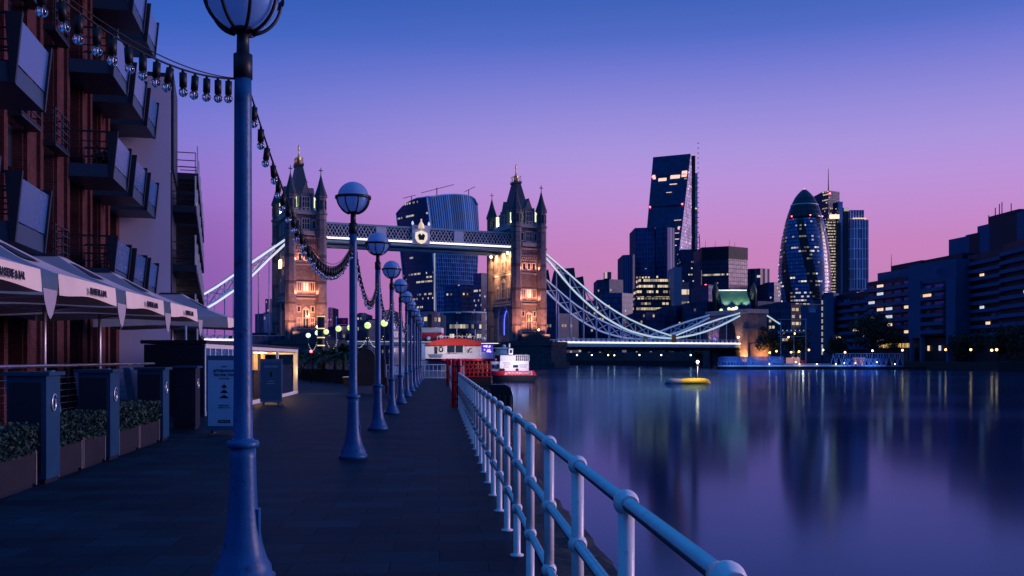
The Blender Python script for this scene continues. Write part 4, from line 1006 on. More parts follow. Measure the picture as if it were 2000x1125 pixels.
# abutment gate
t = thing('abutment_gate', 'stone abutment gate of the bridge, orange lit at its foot', 'bridge gate', bridge_pt(91, 0, -1.6), PHI)
b = MB(); ar = [(-5.2, 8.6), (-5.2, 12.5), (-4.4, 15.0), (-2.6, 16.8), (0, 17.6), (2.6, 16.8), (4.4, 15.0), (5.2, 12.5), (5.2, 8.6)]
b.slab([(-13, 0), (-13, 20), (13, 20), (13, 0)][::-1][:0] or [(-13, 8.6)] + ar + [(13, 8.6), (13, 19.6), (-13, 19.6)], 'x', -4, 4); b.build('gate_wall', M['stone'], t)
b = MB(); b.box(-4.3, 4.3, -14, 14, 0, 8.598); b.build('base', M['stone'], t)
b = MB(); b.box(-4.6, 4.6, -13.4, 13.4, 19.602, 20.2); 
for k in range(16): b.box(-4.6, 4.6, -13.2 + k * 1.7, -12.3 + k * 1.7, 20.202, 21.2)
b.build('battlements', M['stonepale'], t)
for y in (-11.5, 11.5): MB().box(-5.2, 5.2, y - 2.2, y + 2.2, 0, 14).build('buttress', M['stone'], t)
lamp(t, 'floodlight', (-8.5, -12, 3.0), 7000, (1, .40, .12), .25, 110, (1, 0, .6)); lamp(t, 'floodlight', (1, -18.5, 3.0), 6500, (1, .36, .10), .25, 110, (0, 1, .5)); lamp(t, 'floodlight', (-7, -8, 10), 1800, (1, .5, .25), .25, 110, (1, 0, .8)); lamp(t, 'floodlight', (-7, 8, 10), 1200, (.8, .4, .6), .25, 110, (1, 0, .8))
for y in (-7.5, 7.5): MB().sphere((-4.6, y, 11.0), .4, 10, 8).build('gate_lamp', M['blueled'] if y > 0 else M['sodium'], t)
# ================================================================== CITY SKYLINE
CW = {}
CW['navy'] = curtain('glass_navy', (.006, .030, .12), (.004, .014, .055), 1.6, 3.6, .14, .25, .10, es=.9, rough=.12)
CW['navyrows'] = curtain('glass_navy_rows', (.005, .022, .085), (.003, .010, .04), 1.5, 3.8, .10, .30, .30, (1, .84, .62), es=.9, rough=.15, rows=.55)
CW['blue'] = curtain('glass_blue', (.014, .075, .24), (.008, .03, .10), 1.8, 3.6, .16, .25, .10, es=.8, rough=.15)
CW['fins'] = curtain('glass_fins', (.008, .045, .17), (.03, .11, .32), 2.2, 400, .30, .0, .0, es=0, rough=.12)
CW['pinkgrid'] = curtain('facade_grid_reflect', (.34, .20, .26), (.02, .02, .05), 2.6, 3.8, .16, .20, .16, es=.55, rough=.25, rows=.3)  # pinkish reflection put into the glass colour of a side face
CW['litgrid'] = curtain('facade_lit_grid', (.05, .05, .08), (.02, .025, .05), 2.4, 3.6, .25, .35, .45, es=.85, rough=.3)
CW['pale'] = curtain('facade_pale', (.04, .06, .12), (.30, .27, .38), 3.0, 3.4, .36, .45, .16, es=.8, rough=.3)
CW['low'] = curtain('facade_low', (.006, .022, .07), (.012, .048, .14), 2.0, 3.3, .42, .5, .07, es=.65, rough=.4, run=2)
CW['lowlit'] = curtain('facade_low_lit', (.006, .022, .07), (.012, .045, .13), 1.8, 3.3, .32, .45, .18, es=.75, rough=.4, run=3)
CW['gherkin'] = curtain('gherkin_glass', (.07, .19, .48), (.012, .030, .09), 3.0, 4.0, .16, .28, .20, (1, .86, .66), es=1.15, rough=.14, run=3, spiral=(29.3, 128.0), ramp_z=(70, 150, .12, -.22))
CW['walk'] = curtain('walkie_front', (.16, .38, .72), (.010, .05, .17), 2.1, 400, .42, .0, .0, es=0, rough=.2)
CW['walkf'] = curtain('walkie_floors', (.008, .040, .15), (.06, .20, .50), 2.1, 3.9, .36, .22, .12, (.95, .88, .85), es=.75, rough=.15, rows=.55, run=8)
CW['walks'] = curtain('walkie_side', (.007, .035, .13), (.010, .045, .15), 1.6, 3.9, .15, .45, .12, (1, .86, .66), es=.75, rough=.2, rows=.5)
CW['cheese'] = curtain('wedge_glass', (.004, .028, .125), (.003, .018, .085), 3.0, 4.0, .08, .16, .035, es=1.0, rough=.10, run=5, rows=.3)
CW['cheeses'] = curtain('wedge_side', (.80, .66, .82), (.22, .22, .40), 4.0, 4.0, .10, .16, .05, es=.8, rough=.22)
CW['heron'] = curtain('heron_glass', (.09, .10, .24), (.78, .66, .84), 3.8, 14.0, .42, .08, -.3, es=0, rough=.2)
CW['bright'] = curtain('bright_floors', (.05, .05, .07), (.02, .03, .07), 1.6, 4.0, .12, .34, .62, es=1.0, rough=.3, run=4)
ROOF = mat('flat_roof', (.010, .035, .10), .8, var=.2, scale=.1)

def block(name, label, cat, u0, uc, u1, vt, D, mats, dl=12, dr=12, depth=40, z0=-1, group=None, extra=True, vt2=None):
    """building with a near corner at bearing uc; left face u0..uc, right face uc..u1"""
    base = W(uc, D, z=0); t = thing(name, label, cat, (base.x, base.y, z0), 0, group)
    zt = EYE + (700 - vt) * D / F
    l, c, r = W(u0, D + dl, z=0), W(uc, D, z=0), W(u1, D + dr, z=0)
    n = Vector((0, 1, 0)) * depth
    pl = [l, c, r, r + n, l + n]; pl = [(p.x - base.x, p.y - base.y) for p in pl]
    def facade(a, b_, m, nm):
        f = MB(); A, B = Vector(pl[a]), Vector(pl[b_]); ln = (B - A).length
        d = (B - A).normalized(); o_ = Vector((d.y, -d.x)) * .15
        for p, q in ((A, B),): f.face([(p.x, p.y, 0), (q.x, q.y, 0), (q.x, q.y, zt - z0), (p.x, p.y, zt - z0)], [(0, 0), (ln, 0), (ln, zt - z0), (0, zt - z0)])
        return f.build(nm, m, t, recalc=False)
    b = MB()
    for a, c_ in ((0, 1), (1, 2), (2, 3), (3, 4), (4, 0)):
        A, B = pl[a], pl[c_]; ln = math.dist(A, B)
        b.mi = 0 if a == 0 else 1 if a == 1 else 2
        b.face([(A[0], A[1], 0), (B[0], B[1], 0), (B[0], B[1], zt - z0), (A[0], A[1], zt - z0)], [(0, 0), (ln, 0), (ln, zt - z0), (0, zt - z0)])
    b.mi = 2; b.face([(p[0], p[1], zt - z0) for p in pl]); b.face([(p[0], p[1], 0) for p in reversed(pl)])
    b.build('walls', [mats[0], mats[1], ROOF], t, recalc=False)
    if extra:
        w = (Vector(pl[2]) - Vector(pl[0])).length; cxx = (pl[0][0] + pl[2][0]) / 2; cyy = (pl[0][1] + pl[2][1]) / 2 + depth * .5; h = zt - z0
        MB().box(cxx - w * .24, cxx + w * .2, cyy - depth * .2, cyy + depth * .2, h + .002, h + max(1.2, w * .05)).build('plant_room', ROOF, t)
    return t, pl, zt - z0, base
def mast(t, x, y, z0, h, r=.25, m='dkmetal'): MB().cyl((x, y, z0), (x, y, z0 + h), r, r * .4, n=6).build('mast', M[m], t)
def beacon(t, x, y, z, r=1.1): MB().sphere((x, y, z), r, 8, 6).build('beacon', M['redlight'], t)

# -- flared glass tower behind the walkway
D = 900; base = W(850, D, z=0); t = thing('flared_tower', 'top-heavy glass skyscraper with curved roof behind the bridge walkway', 'skyscraper', base, 0)
def lerp(a, b_, f): return a + (b_ - a) * f
def wk(f):                                       # plan corners at height fraction f: left, front corner, right, back
    g = f ** 1.6
    uL = lerp(799, 774.5, f ** 1.35); uF = lerp(853, 833.5, f ** 2.2); uR = lerp(923.5, 936, math.sin(f * math.pi * .5) ** 1.3) - (2.5 * max(0, f - .85) / .15)
    return [W(uL, D + 34, z=0) - base, W(uF, D - 6, z=0) - base, W(uR, D + 14, z=0) - base, W(uR - 60, D + 70, z=0) - base]
nz = 40
TOPV = [(774, 408), (782, 400), (796, 391), (815, 386), (834, 388), (848, 386), (866, 382), (890, 379), (914, 379), (926, 382), (932, 387), (936, 396)]
def roofz(u):
    for (a, va), (c, vc) in zip(TOPV, TOPV[1:]):
        if u <= c: return EYE + (700 - lerp(va, vc, max(0, u - a) / (c - a))) * 900 / F
    return EYE + (700 - 396) * 900 / F
sl, fr_ = MB(), MB(); n1, n2 = 10, 24
def grid(b, i0, i1, n, ulo, uhi):
    for k in range(nz):
        for j in range(n):
            q, uv = [], []
            for kk, jj in ((k, j), (k, j + 1), (k + 1, j + 1), (k + 1, j)):
                f = kk / nz; c = wk(f); p = c[i0].lerp(c[i1], jj / n); u = lerp(ulo, uhi, jj / n)
                bow = (c[i1] - c[i0]).cross(Vector((0, 0, 1))).normalized() * 2.2 * math.sin(math.pi * jj / n)
                zz = f * roofz(u); q.append((p.x + bow.x, p.y + bow.y, zz)); uv.append((jj / n * (c[i1] - c[i0]).length, zz))
            b.mi = 1 if (i0 == 1 and k >= 26) else 0
            b.face(q, uv, smooth=True)
grid(sl, 0, 1, n1, 774, 836); grid(fr_, 1, 2, n2, 836, 936); grid(fr_, 2, 3, 6, 936, 900); grid(sl, 3, 0, 6, 880, 774)
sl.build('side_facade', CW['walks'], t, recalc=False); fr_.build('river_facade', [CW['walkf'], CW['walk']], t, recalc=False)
c = wk(1.0); b = MB(); rim = [c[0].lerp(c[1], j / 10) + Vector((0, 0, roofz(774 + 6.2 * j))) for j in range(10)] + [c[1].lerp(c[2], j / 16) + Vector((0, 0, roofz(836 + 100 * j / 16))) for j in range(17)]
bk = [Vector((p.x * .86 + 4, 58, p.z - 4)) for p in rim]; b.ring([rim, [p.lerp(q, .4) + Vector((0, 0, 5.0 * math.sin(math.pi * k / len(rim)))) for k, (p, q) in enumerate(zip(rim, bk))], bk], close=False); b.build('roof', M['slate'], t)
b = MB(); b.tube([p + Vector((0, -.5, .3)) for p in rim], .9, 6); b.tube([wk(k / 20)[1] + Vector((0, -1, k / 20 * roofz(836))) for k in range(21)], .7, 6); b.tube([wk(k / 20)[0] + Vector((0, -1, k / 20 * roofz(774))) for k in range(21)], .7, 6); b.build('edge_frame', CW['walk'] and mat('pale_blue_frame', (.34, .52, .85), .4, var=.1), t)
b = MB()
for x0, z0, x1, z1 in ((-32, 153, -20, 156), (-15, 158, 16, 166), (26, 159, 36, 164)): b.bar((x0, 20, z0), (x1, 20, z1), .45)
b.bar((0, 20, 150), (0, 20, 163), .8); b.bar((-24, 20, 148), (-24, 20, 155), .7); b.bar((30, 20, 150), (30, 20, 161), .7); b.build('roof_crane', M['dkmetal'], t)
MB().box(-.6, .6, -7.6, -7.0, 0, 100).build('light_line', M['dimpane'], t)

# -- wedge tower
D = 1150; base = W(1310, D, z=0); t = thing('wedge_tower', 'tall dark wedge shaped skyscraper with sloping face', 'skyscraper', base, 0)
def w3(u, v, d): return W(u, d, v) - base
A0, B0 = w3(1250, 600, D - 34), w3(1314, 600, D - 46); A1, B1 = w3(1275.5, 307, D + 20), w3(1349, 300, D + 12); C0, C1 = w3(1354, 600, D + 22), w3(1355, 303, D + 22); E0, E1 = w3(1262, 600, D + 50), w3(1279, 309, D + 50)
def quad(b, p, uo=0):
    w_, h_ = (p[1] - p[0]).length, (p[3] - p[0]).length; nn = 1
    b.face(p, [(0, p[0].z), (w_, p[1].z), ((p[2] - p[3]).length, p[2].z), (0, p[3].z)])
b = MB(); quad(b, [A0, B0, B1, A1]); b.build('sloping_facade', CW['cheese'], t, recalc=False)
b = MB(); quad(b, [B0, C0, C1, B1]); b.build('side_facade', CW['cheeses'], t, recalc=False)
b = MB(); quad(b, [C0, E0, E1, C1]); quad(b, [E0, A0, A1, E1]); b.face([A1, B1, C1, E1]); b.build('back_facade', M['dkmetal'], t, recalc=False)
def onface(f, g, off=-.6):                       # point on the sloping face
    return A0.lerp(A1, g).lerp(B0.lerp(B1, g), f) + Vector((0, off, 0))
def lit_band(name, f0, f1, g0, g1, m):
    b = MB(); q = [onface(f0, g0), onface(f1, g0), onface(f1, g1), onface(f0, g1)]; b.face(q); b.face([p + Vector((0, .4, 0)) for p in reversed(q)]); b.build(name, m, t)
LB = glow('wedge_light', (1, .60, .36), 1.1)
for f0, f1, g0, g1 in ((.05, .12, .845, .862), (.20, .42, .828, .848), (.52, .78, .838, .862), (.82, .96, .845, .885), (.03, .10, .862, .874), (.52, .72, .798, .803), (.45, .6, .745, .748), (.75, .95, .555, .558), (.72, .93, .470, .473), (.7, .95, .43, .434), (.74, .9, .39, .394)): lit_band('lit_floor', f0, f1, g0, g1, LB)
for g in (.655, .86): lit_band('dark_band', .0, 1.0, g, g + .006, M['cage'])
for f, g in ((.03, .655), (.92, .66), (.03, .86), (.93, .868), (.9, .5)): p = onface(f, g, -2.0); beacon(t, p.x, p.y, p.z, .95)
b = MB(); p0, p1 = w3(1352.5, 600, D + 18), w3(1353.5, 305, D + 18); b.bar(p0, p1, 4.5, 6); b.build('edge_frame', M['cage'], t)
b = MB(); x0, x1 = w3(1356, 600, D + 26), w3(1362.5, 338, D + 26); b.box(x0.x, x1.x, x0.y, x0.y + 18, x0.z, x1.z); b.build('lift_shaft', CW['cheeses'], t)
b = MB(); k = 0
while k < 200: b.box(x1.x, x1.x + 1.6, x0.y, x0.y + 1, x0.z + k, x0.z + k + .8); k += 6
b.build('shaft_brackets', M['cage'], t)
b = MB(); b.box(w3(1330, 600, D - 52).x, w3(1363, 600, D - 52).x, -52, -20, 0, w3(0, 487, D - 52).z); b.build('dark_annex', CW['navy'], t)

# -- bullet shaped tower
D = 1050; t = thing('bullet_tower', 'rounded bullet shaped glass skyscraper with spiral dark bands', 'skyscraper', W(1571, D, z=0), 0)
pr = [(44.5, 640), (47.5, 610), (49.5, 575), (50.2, 548), (49, 519), (46.5, 490), (42.3, 462), (36.6, 436), (31.6, 418), (25.6, 401), (18.0, 386), (12.0, 378.4), (6.6, 373), (3, 370.4), (0.05, 368.8)]
k_ = D / F; prof = []
for i in range(len(pr) - 1):
    (w0, v0), (w1, v1) = pr[i], pr[i + 1]
    for j in range(3): f = j / 3; prof.append((lerp(w0, w1, f) * k_, EYE + (700 - lerp(v0, v1, f)) * k_))
prof.append((.03, EYE + (700 - 369.6) * k_))
zsplit = EYE + (700 - 425) * k_
lo_ = [p for p in prof if p[1] <= zsplit]; hi_ = [lo_[-1]] + [p for p in prof if p[1] > zsplit]
CIRC = 2 * math.pi * 28
b = MB(); b.lathe(lo_, 72, uvs=lambda a, q: (q / 72 * CIRC, lo_[a][1])); b.build('glazed_body', CW['gherkin'], t)
b = MB(); b.lathe(hi_, 48, uvs=lambda a, q: (q / 48 * CIRC, hi_[a][1])); b.build('dark_cap', curtain('gherkin_cap', (.006, .012, .03), (.02, .04, .09), 6.0, 5.0, .10, .10, .0, es=0, rough=.12), t)
b = MB(); z = EYE + (700 - 402) * k_; b.lathe([(26.3 * k_, z), (26.5 * k_, z + .7), (25.8 * k_, z + 1.0)], 48, cap=(False, False)); b.build('pale_ring', M['bridgepale'], t)  # pale paint stands in for the ring of light in the cap
for a in (-150, -88, -30): beacon(t, 34.2 * k_ * math.cos(R(a)), 34.2 * k_ * math.sin(R(a)), EYE + (700 - 425) * k_, .7)
beacon(t, 0, 0, EYE + (700 - 369.5) * k_, .7)

# -- stepped tower with mast
D = 1350; t, pl, h, bs_ = block('stepped_tower', 'tall slab tower with a roof mast right of the bullet shaped tower', 'skyscraper', 1606, 1618, 1640, 372, D, (CW['navyrows'], CW['navy']), extra=False)
x = lambda u: (u - 1000) / F * D - bs_.x
def zz_(v): return EYE + (700 - v) * D / F + 1
MB().box(x(1640.2), x(1648), 4, 40, 0, zz_(393)).build('middle_slab', M['jetty'], t); MB().box(x(1648.2), x(1658), 2, 40, 0, zz_(405)).build('core_slab', M['slate'], t)
MB().box(x(1658.2), x(1688), 1, 40, 0, zz_(410)).build('upper_slab', CW['heron'], t); MB().box(x(1662.2), x(1695), -3, .98, 0, zz_(430)).build('front_slab', CW['heron'], t)
MB().box(x(1616), x(1630), -4, -1, 0, zz_(430)).build('lit_bay', CW['bright'], t)
MB().box(x(1632), x(1640), -5, -1, 0, zz_(436)).build('blue_bay', M['slate'], t)
MB().box(x(1618), x(1637), -5.2, -4.2, zz_(428), zz_(420)).build('lit_terrace', glow('terrace_light', (1, .66, .38), 1.6), t)
MB().box(x(1649), x(1658), -1, 1.5, zz_(412), zz_(405)).build('lit_roof_room', M['dimpane'], t); MB().box(x(1664), x(1690), -3.6, -3.1, zz_(428), zz_(426)).build('lit_roof_line', M['warmpane'], t)
mast(t, x(1622.5), 10, zz_(372), 32, .8, 'cage'); beacon(t, x(1620), -2, zz_(378), 1.2)

# -- office block, finned towers, terraced lit block and other city blocks
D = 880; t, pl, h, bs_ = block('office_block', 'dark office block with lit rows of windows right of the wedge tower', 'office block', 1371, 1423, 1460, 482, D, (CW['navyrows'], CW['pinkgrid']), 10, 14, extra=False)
b = MB(); b.prism([(pl[0][0] - .3, pl[0][1] - .3), (pl[1][0], pl[1][1] - .5), (pl[2][0] + .3, pl[2][1] - .3), (pl[3][0], pl[3][1]), (pl[4][0], pl[4][1])], h - 10.5, h + .6); b.build('dark_crown', M['concd'], t)
for x_ in (-18, -9, 4, 9): mast(t, x_, 15, h + .6, random.uniform(6, 11), .2, 'cage')
t, pl, h, bs_ = block('red_crane', 'slim tower crane with red lamp left of the dark office block', 'crane', 1368.5, 1369.5, 1370.5, 528, 700, (M['cage'], M['cage']), .4, .4, 1.0, extra=False)
MB().bar((0, 0, h), (-1.5, 0, h + 26), .5).build('jib', M['cage'], t); beacon(t, 3.0, -1, h - 12, 1.8)
t, *_ = block('finned_tower', 'dark blue finned tower with lit lower windows left of the wedge', 'tower block', 1240, 1279, 1280.5, 444, 860, (curtain('fins_lit', (.007, .030, .12), (.02, .08, .26), 2.6, 4.2, .42, .28, .02, es=1.0, ramp_z=(60, 102, .40, -.4)), M['slate']), 4, 4)
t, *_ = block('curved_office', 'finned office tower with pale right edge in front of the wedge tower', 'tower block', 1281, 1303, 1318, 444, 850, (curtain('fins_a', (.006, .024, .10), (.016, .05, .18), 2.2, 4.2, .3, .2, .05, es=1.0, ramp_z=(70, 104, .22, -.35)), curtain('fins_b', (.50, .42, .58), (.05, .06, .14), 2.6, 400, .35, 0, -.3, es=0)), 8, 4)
t, *_ = block('dark_tower', 'plain dark blue tower standing left of the finned tower', 'tower block', 1216, 1236, 1240, 497, 840, (CW['fins'], M['slate']), 5, 3)
t, *_ = block('striped_block', 'small block with light vertical stripes right of the dark office block', 'office block', 1462, 1485, 1503, 524, 900, (curtain('stripes_dark', (.02, .03, .07), (.10, .12, .22), 6, 5, .30, .1, .12, es=.9), curtain('stripes_light', (.10, .07, .10), (.62, .44, .46), 6, 400, .5, 0, 0, es=0)), 5, 6)
t, *_ = block('low_office', 'low blue office between the striped block and the bullet tower', 'office block', 1500, 1512, 1524, 551, 860, (CW['blue'], CW['lowlit']), 5, 5)
# terraced building with glowing floors
D = 640; base = W(1285, D, z=0); t = thing('terraced_office', 'terraced office with glowing stepped floors below the finned towers', 'office block', base, 0)
for k in range(7):
    u0, u1 = 1224 + k * 5.6, 1316 - k * .0; z0, z1 = 10 + k * 6.6, 16.2 + k * 6.6
    b = MB(); b.box((u0 - 1285) / F * D, (u1 - 1285) / F * D, k * 4.0, 40, z0, z1); b.build('storey', CW['bright'] if k in (3, 5) else CW['litgrid'] if k < 6 else CW['bright'], t)
    MB().box((u0 - 1286) / F * D, (u1 - 1284) / F * D, k * 4.0 - .8, 40, z1 + .002, z1 + .398).build('terrace', M['slate'], t)
MB().box((1318 - 1285) / F * D, (1333 - 1285) / F * D, 3, 30, 0, 62).build('stair_tower', mat('pale_concrete', (.20, .22, .34), .7, var=.1), t); MB().box((1333.3 - 1285) / F * D, (1349 - 1285) / F * D, 6, 30, 20, 52).build('lit_wing', glow_wing if False else curtain('lit_wing', (.3, .2, .2), (.3, .26, .34), 5, 8, .1, .1, .8, es=1.0), t)
MB().box(-20, 20, -4, 8, 0, 9.98).build('podium', CW['low'], t)

SK = [ # name, label, u0, uc, u1, vtop, D, materials
 ('low_block', 'low blue block seen left of the left bridge tower', 498, 515, 530, 612, 520, 'low', 'blue'), ('slim_tower', 'slim distant tower just right of the left bridge tower', 641, 645, 650, 600, 900, 'blue', 'blue'),
 ('slim_tower', 'slim blue tower half hidden left of the left bridge tower', 518, 526, 534, 583, 800, 'blue', 'fins'), ('riverside_block', 'blue riverside block under the flag', 640, 668, 700, 637, 420, 'low', 'lowlit'),
 ('riverside_block', 'riverside block between the second and third lamp posts', 698, 720, 742, 625, 460, 'lowlit', 'low'), ('distant_block', 'small stepped distant block above the third lamp post base', 690, 706, 716, 612, 700, 'blue', 'low'),
 ('riverside_block', 'low riverside block right of the third lamp post', 740, 762, 790, 630, 420, 'low', 'blue'), ('distant_block', 'tall narrow block behind the fourth lamp globe', 745, 752, 770, 606, 800, 'low', 'low'),
 ('white_block', 'white framed apartment block with lit windows behind the red boat', 806, 838, 860, 608, 330, 'pale', 'pale'), 
 ('glass_office', 'dark blue office beside the flared tower', 868, 900, 940, 556, 760, 'blue', 'navy'), ('low_office', 'blue stepped office left of the right bridge tower', 925, 940, 965, 533, 720, 'blue', 'low'),
 ('dark_warehouse', 'dark block between the bridge deck and the gabled house', 1060, 1090, 1130, 612, 480, 'low', 'lowlit'), ('lit_terrace_block', 'long low block with a row of warm windows behind the chain', 1066, 1120, 1180, 586, 560, 'lowlit', 'lowlit'),
 ('rooftop_block', 'dark block with a pale lit roof room left of the dark tower', 1166, 1190, 1217, 545, 700, 'low', 'low'), ('plain_block', 'plain blue block in front of the dark tower', 1176, 1215, 1236, 572, 600, 'blue', 'low'),
 ('domed_office', 'ornate office with turret below the office block', 1368, 1384, 1400, 556, 560, 'low', 'blue'), ('stone_office', 'low stone office behind the abutment gate', 1340, 1380, 1430, 590, 520, 'low', 'low'),
 ('stone_office', 'long dark office right of the green lit roof', 1440, 1480, 1530, 588, 540, 'lowlit', 'low'), ('lit_office', 'low office with bright strip windows below the bullet tower', 1500, 1545, 1608, 592, 500, 'lowlit', 'litgrid'),
 ('mid_office', 'blue office wedged between bullet tower and slab tower base', 1590, 1606, 1640, 586, 900, 'blue', 'lowlit'), ('sky_office', 'light blue roofed office right of the slab tower base', 1668, 1680, 1722, 566, 800, 'blue', 'blue'),
 ('quay_block', 'low dark quayside block behind the left trees', 560, 600, 640, 655, 300, 'low', 'low'), ('quay_block', 'low dark quayside block far left behind the kiosk', 440, 480, 560, 655, 280, 'low', 'low'),
 ('hill_block', 'block with small tower behind the trees under the chain', 1236, 1262, 1300, 610, 520, 'lowlit', 'low'), ('hill_block', 'low block between the terraced office and gate', 1296, 1320, 1352, 598, 540, 'low', 'lowlit')]
random.seed(21)
for nm, lab, u0, uc, u1, vt, D, a, c in SK: block(nm, lab, 'building', u0, uc, u1, vt, D, (CW[a], CW[c]), 8, 8, 30, extra=(u1 - u0) > 20)
t, pl, h, bs_ = block('roof_room', 'pale lit roof room on the dark block beside the dark tower', 'building', 1181, 1186, 1194, 531, 698, (glow('roomlight', (1, .62, .55), .55), ROOF), 1, 1, 8, z0=59, extra=False)
# gabled warehouse behind the right tower
D = 520; t = thing('gabled_hall', 'dark steep gabled hall right of the right bridge tower', 'building', W(1105, D, z=0), 0)
k_ = D / F
for x0, x1, ze, zp, y0 in ((-44, -28, 560, 524, 4), (-30, 22, 568, 522, 0), (18, 40, 580, 538, 2)):
    z0, z1 = EYE + (700 - ze) * k_, EYE + (700 - zp) * k_
    b = MB(); b.slab([(x0 * k_, 0), (x1 * k_, 0), (x1 * k_, z0), (x1 * k_ - 1.5, z1 - .2), (x0 * k_ + (9 if x1 - x0 > 30 else 2) * k_, z1 - 1)] + [(x0 * k_, z0)], 'y', y0, y0 + 20); b.build('gable', M['slate'], t)
MB().box(-40 * k_, 36 * k_, -2, -.002, 0, EYE + 130 * k_).build('wing', CW['low'], t)
# curved roof office beside the right tower
D = 470; t = thing('curved_roof_office', 'rounded office with pale curved roof line and lit floors left of the right tower', 'office block', W(905, D, z=0), 0)
b = MB(); arcp = [((u - 905) / F * D, 18 * ((u - 905) / 62) ** 2 * .6) for u in range(852, 968, 8)]
run = 0
for p, q in zip(arcp, arcp[1:]):
    ln = math.dist(p, q); b.face([(*p, 0), (*q, 0), (*q, 23.5), (*p, 23.5)], [(run, 0), (run + ln, 0), (run + ln, 23.5), (run, 23.5)]); run += ln
b.face([(*p, 23.5) for p in arcp] + [(arcp[-1][0], 40, 23.5), (arcp[0][0], 40, 23.5)])
b.build('glazed_wall', curtain('round_office', (.02, .05, .10), (.03, .07, .16), 1.4, 4.6, .16, .34, .22, (1, .86, .6), es=.9, rough=.2, run=6, rows=.3), t, recalc=False)
b = MB(); b.ring([[(p[0], p[1] - 1.0, 23.6) for p in arcp], [(p[0], p[1] - 1.2, 24.3) for p in arcp], [(p[0], p[1] + 12, 24.5) for p in arcp]], close=False); b.build('roof_edge', M['bridgepale'], t)
# green lit hall
D = 520; t = thing('green_roof_hall', 'hall with green floodlit pitched roof above the abutment gate', 'building', W(1428, D, z=0), 0); k_ = D / F
z0, z1 = EYE + 108 * k_, EYE + 132 * k_
b = MB(); b.slab([(-8, z0), (8, z0), (0, z1)], 'x', -24 * k_, 30 * k_); b.build('roof', mat('roof_floodlit_green', (.16, .30, .17), .7), t)  # green of the floodlight is put into the roof colour
b = MB(); b.box(-26 * k_, 32 * k_, -8, 8, 0, z0 - .002); b.build('walls', CW['low'], t)
for x_ in (-34, 40):
    b = MB(); b.lathe([(6 * k_, 0), (6 * k_, z0 + 4), (7 * k_, z0 + 4.3), (6.4 * k_, z0 + 7), (3 * k_, z0 + 9.4), (.2, z0 + 11)], 12, (x_ * k_, -4, 0)); b.build('turret', M['slate'], t)
for x_ in (-16, 6, 22): lamp(t, 'floodlight', (x_ * k_, -12, z0 - 2), 5000, (.8, 1, .42), .4, 70, (0, .75, .6))
MB().box(-24 * k_, 30 * k_, -.4, .4, z1 + .05, z1 + .6).build('ridge_light', M['coolpane'], t)
for x_ in (-27, -12, 2): MB().sphere((x_ * k_, -9.6, z0 - 3 - abs(x_) * .05), .9, 8, 6).build('flood_lens', M['greenish'], t)
MB().sphere((-4 * k_, -9.8, z0 - 4), 1.0, 8, 6).build('warm_lens', glow('warm_lens', (1, .5, .25), 8), t)

# embankment wall under the side span with its lamps
t = thing('embankment_wall', 'lit stone embankment wall beneath the right side of the bridge', 'wall', W(1300, 430, z=.6), 0)
b = MB(); a_, c_ = W(1085, 490, z=0), W(1445, 384, z=0); d = (c_ - a_); nrm = Vector((-d.y, d.x, 0)).normalized() * 2
b.face([a_ + Vector((0, 0, .6)), c_ + Vector((0, 0, .6)), c_ + Vector((0, 0, 4.4)), a_ + Vector((0, 0, 4.4))], [(0, 0), (d.length, 0), (d.length, 4), (0, 4)])
b.face([a_ + Vector((0, 0, 4.4)), c_ + Vector((0, 0, 4.4)), c_ + nrm + Vector((0, 0, 4.4)), a_ + nrm + Vector((0, 0, 4.4))]); b.face([c_ + Vector((0, 0, .6)), c_ + nrm + Vector((0, 0, .6)), c_ + nrm + Vector((0, 0, 4.4)), c_ + Vector((0, 0, 4.4))])
b.build('wall', M['granite'], t, world=True)
def street_lamp(u, v, D, lab, m, r, e=None, c=None, grp='quayside lamps on the far bank', zb=.6):
    p = W(u, D, z=zb); zl = EYE + (700 - v) * D / F - zb
    t = thing('street_lamp', lab, 'street lamp', p, 0, grp)
    MB().cyl((0, 0, 0), (0, 0, zl - r * .9), .07, .05, n=6).build('pole', M['cage'], t); MB().sphere((0, 0, zl), r, 10, 8).build('lantern', m, t)
    if e: lamp(t, 'lantern_light', (0, -r - .4, zl), e, c, r)
WL = (1, .84, .55)
for u, v, D, lab in ((1127, 693.5, 460, 'white quay lamp under the left end of the side span'), (1156, 693.5, 452, 'second white quay lamp from the left under the side span'), (1188, 693.5, 443, 'white quay lamp left of a dark tree under the bridge'), (1200, 694, 440, 'small white quay lamp right of a dark tree under the bridge'), (1249, 693.5, 425, 'white quay lamp under the middle of the side span'), (1291.5, 693.5, 414, 'greenish quay lamp below the low point of the chain'), (1349, 693.5, 397, 'white quay lamp above the yellow buoy')):
    street_lamp(u, v, D, lab, M['whitelamp'], .30)
SO = (1, .5, .15)
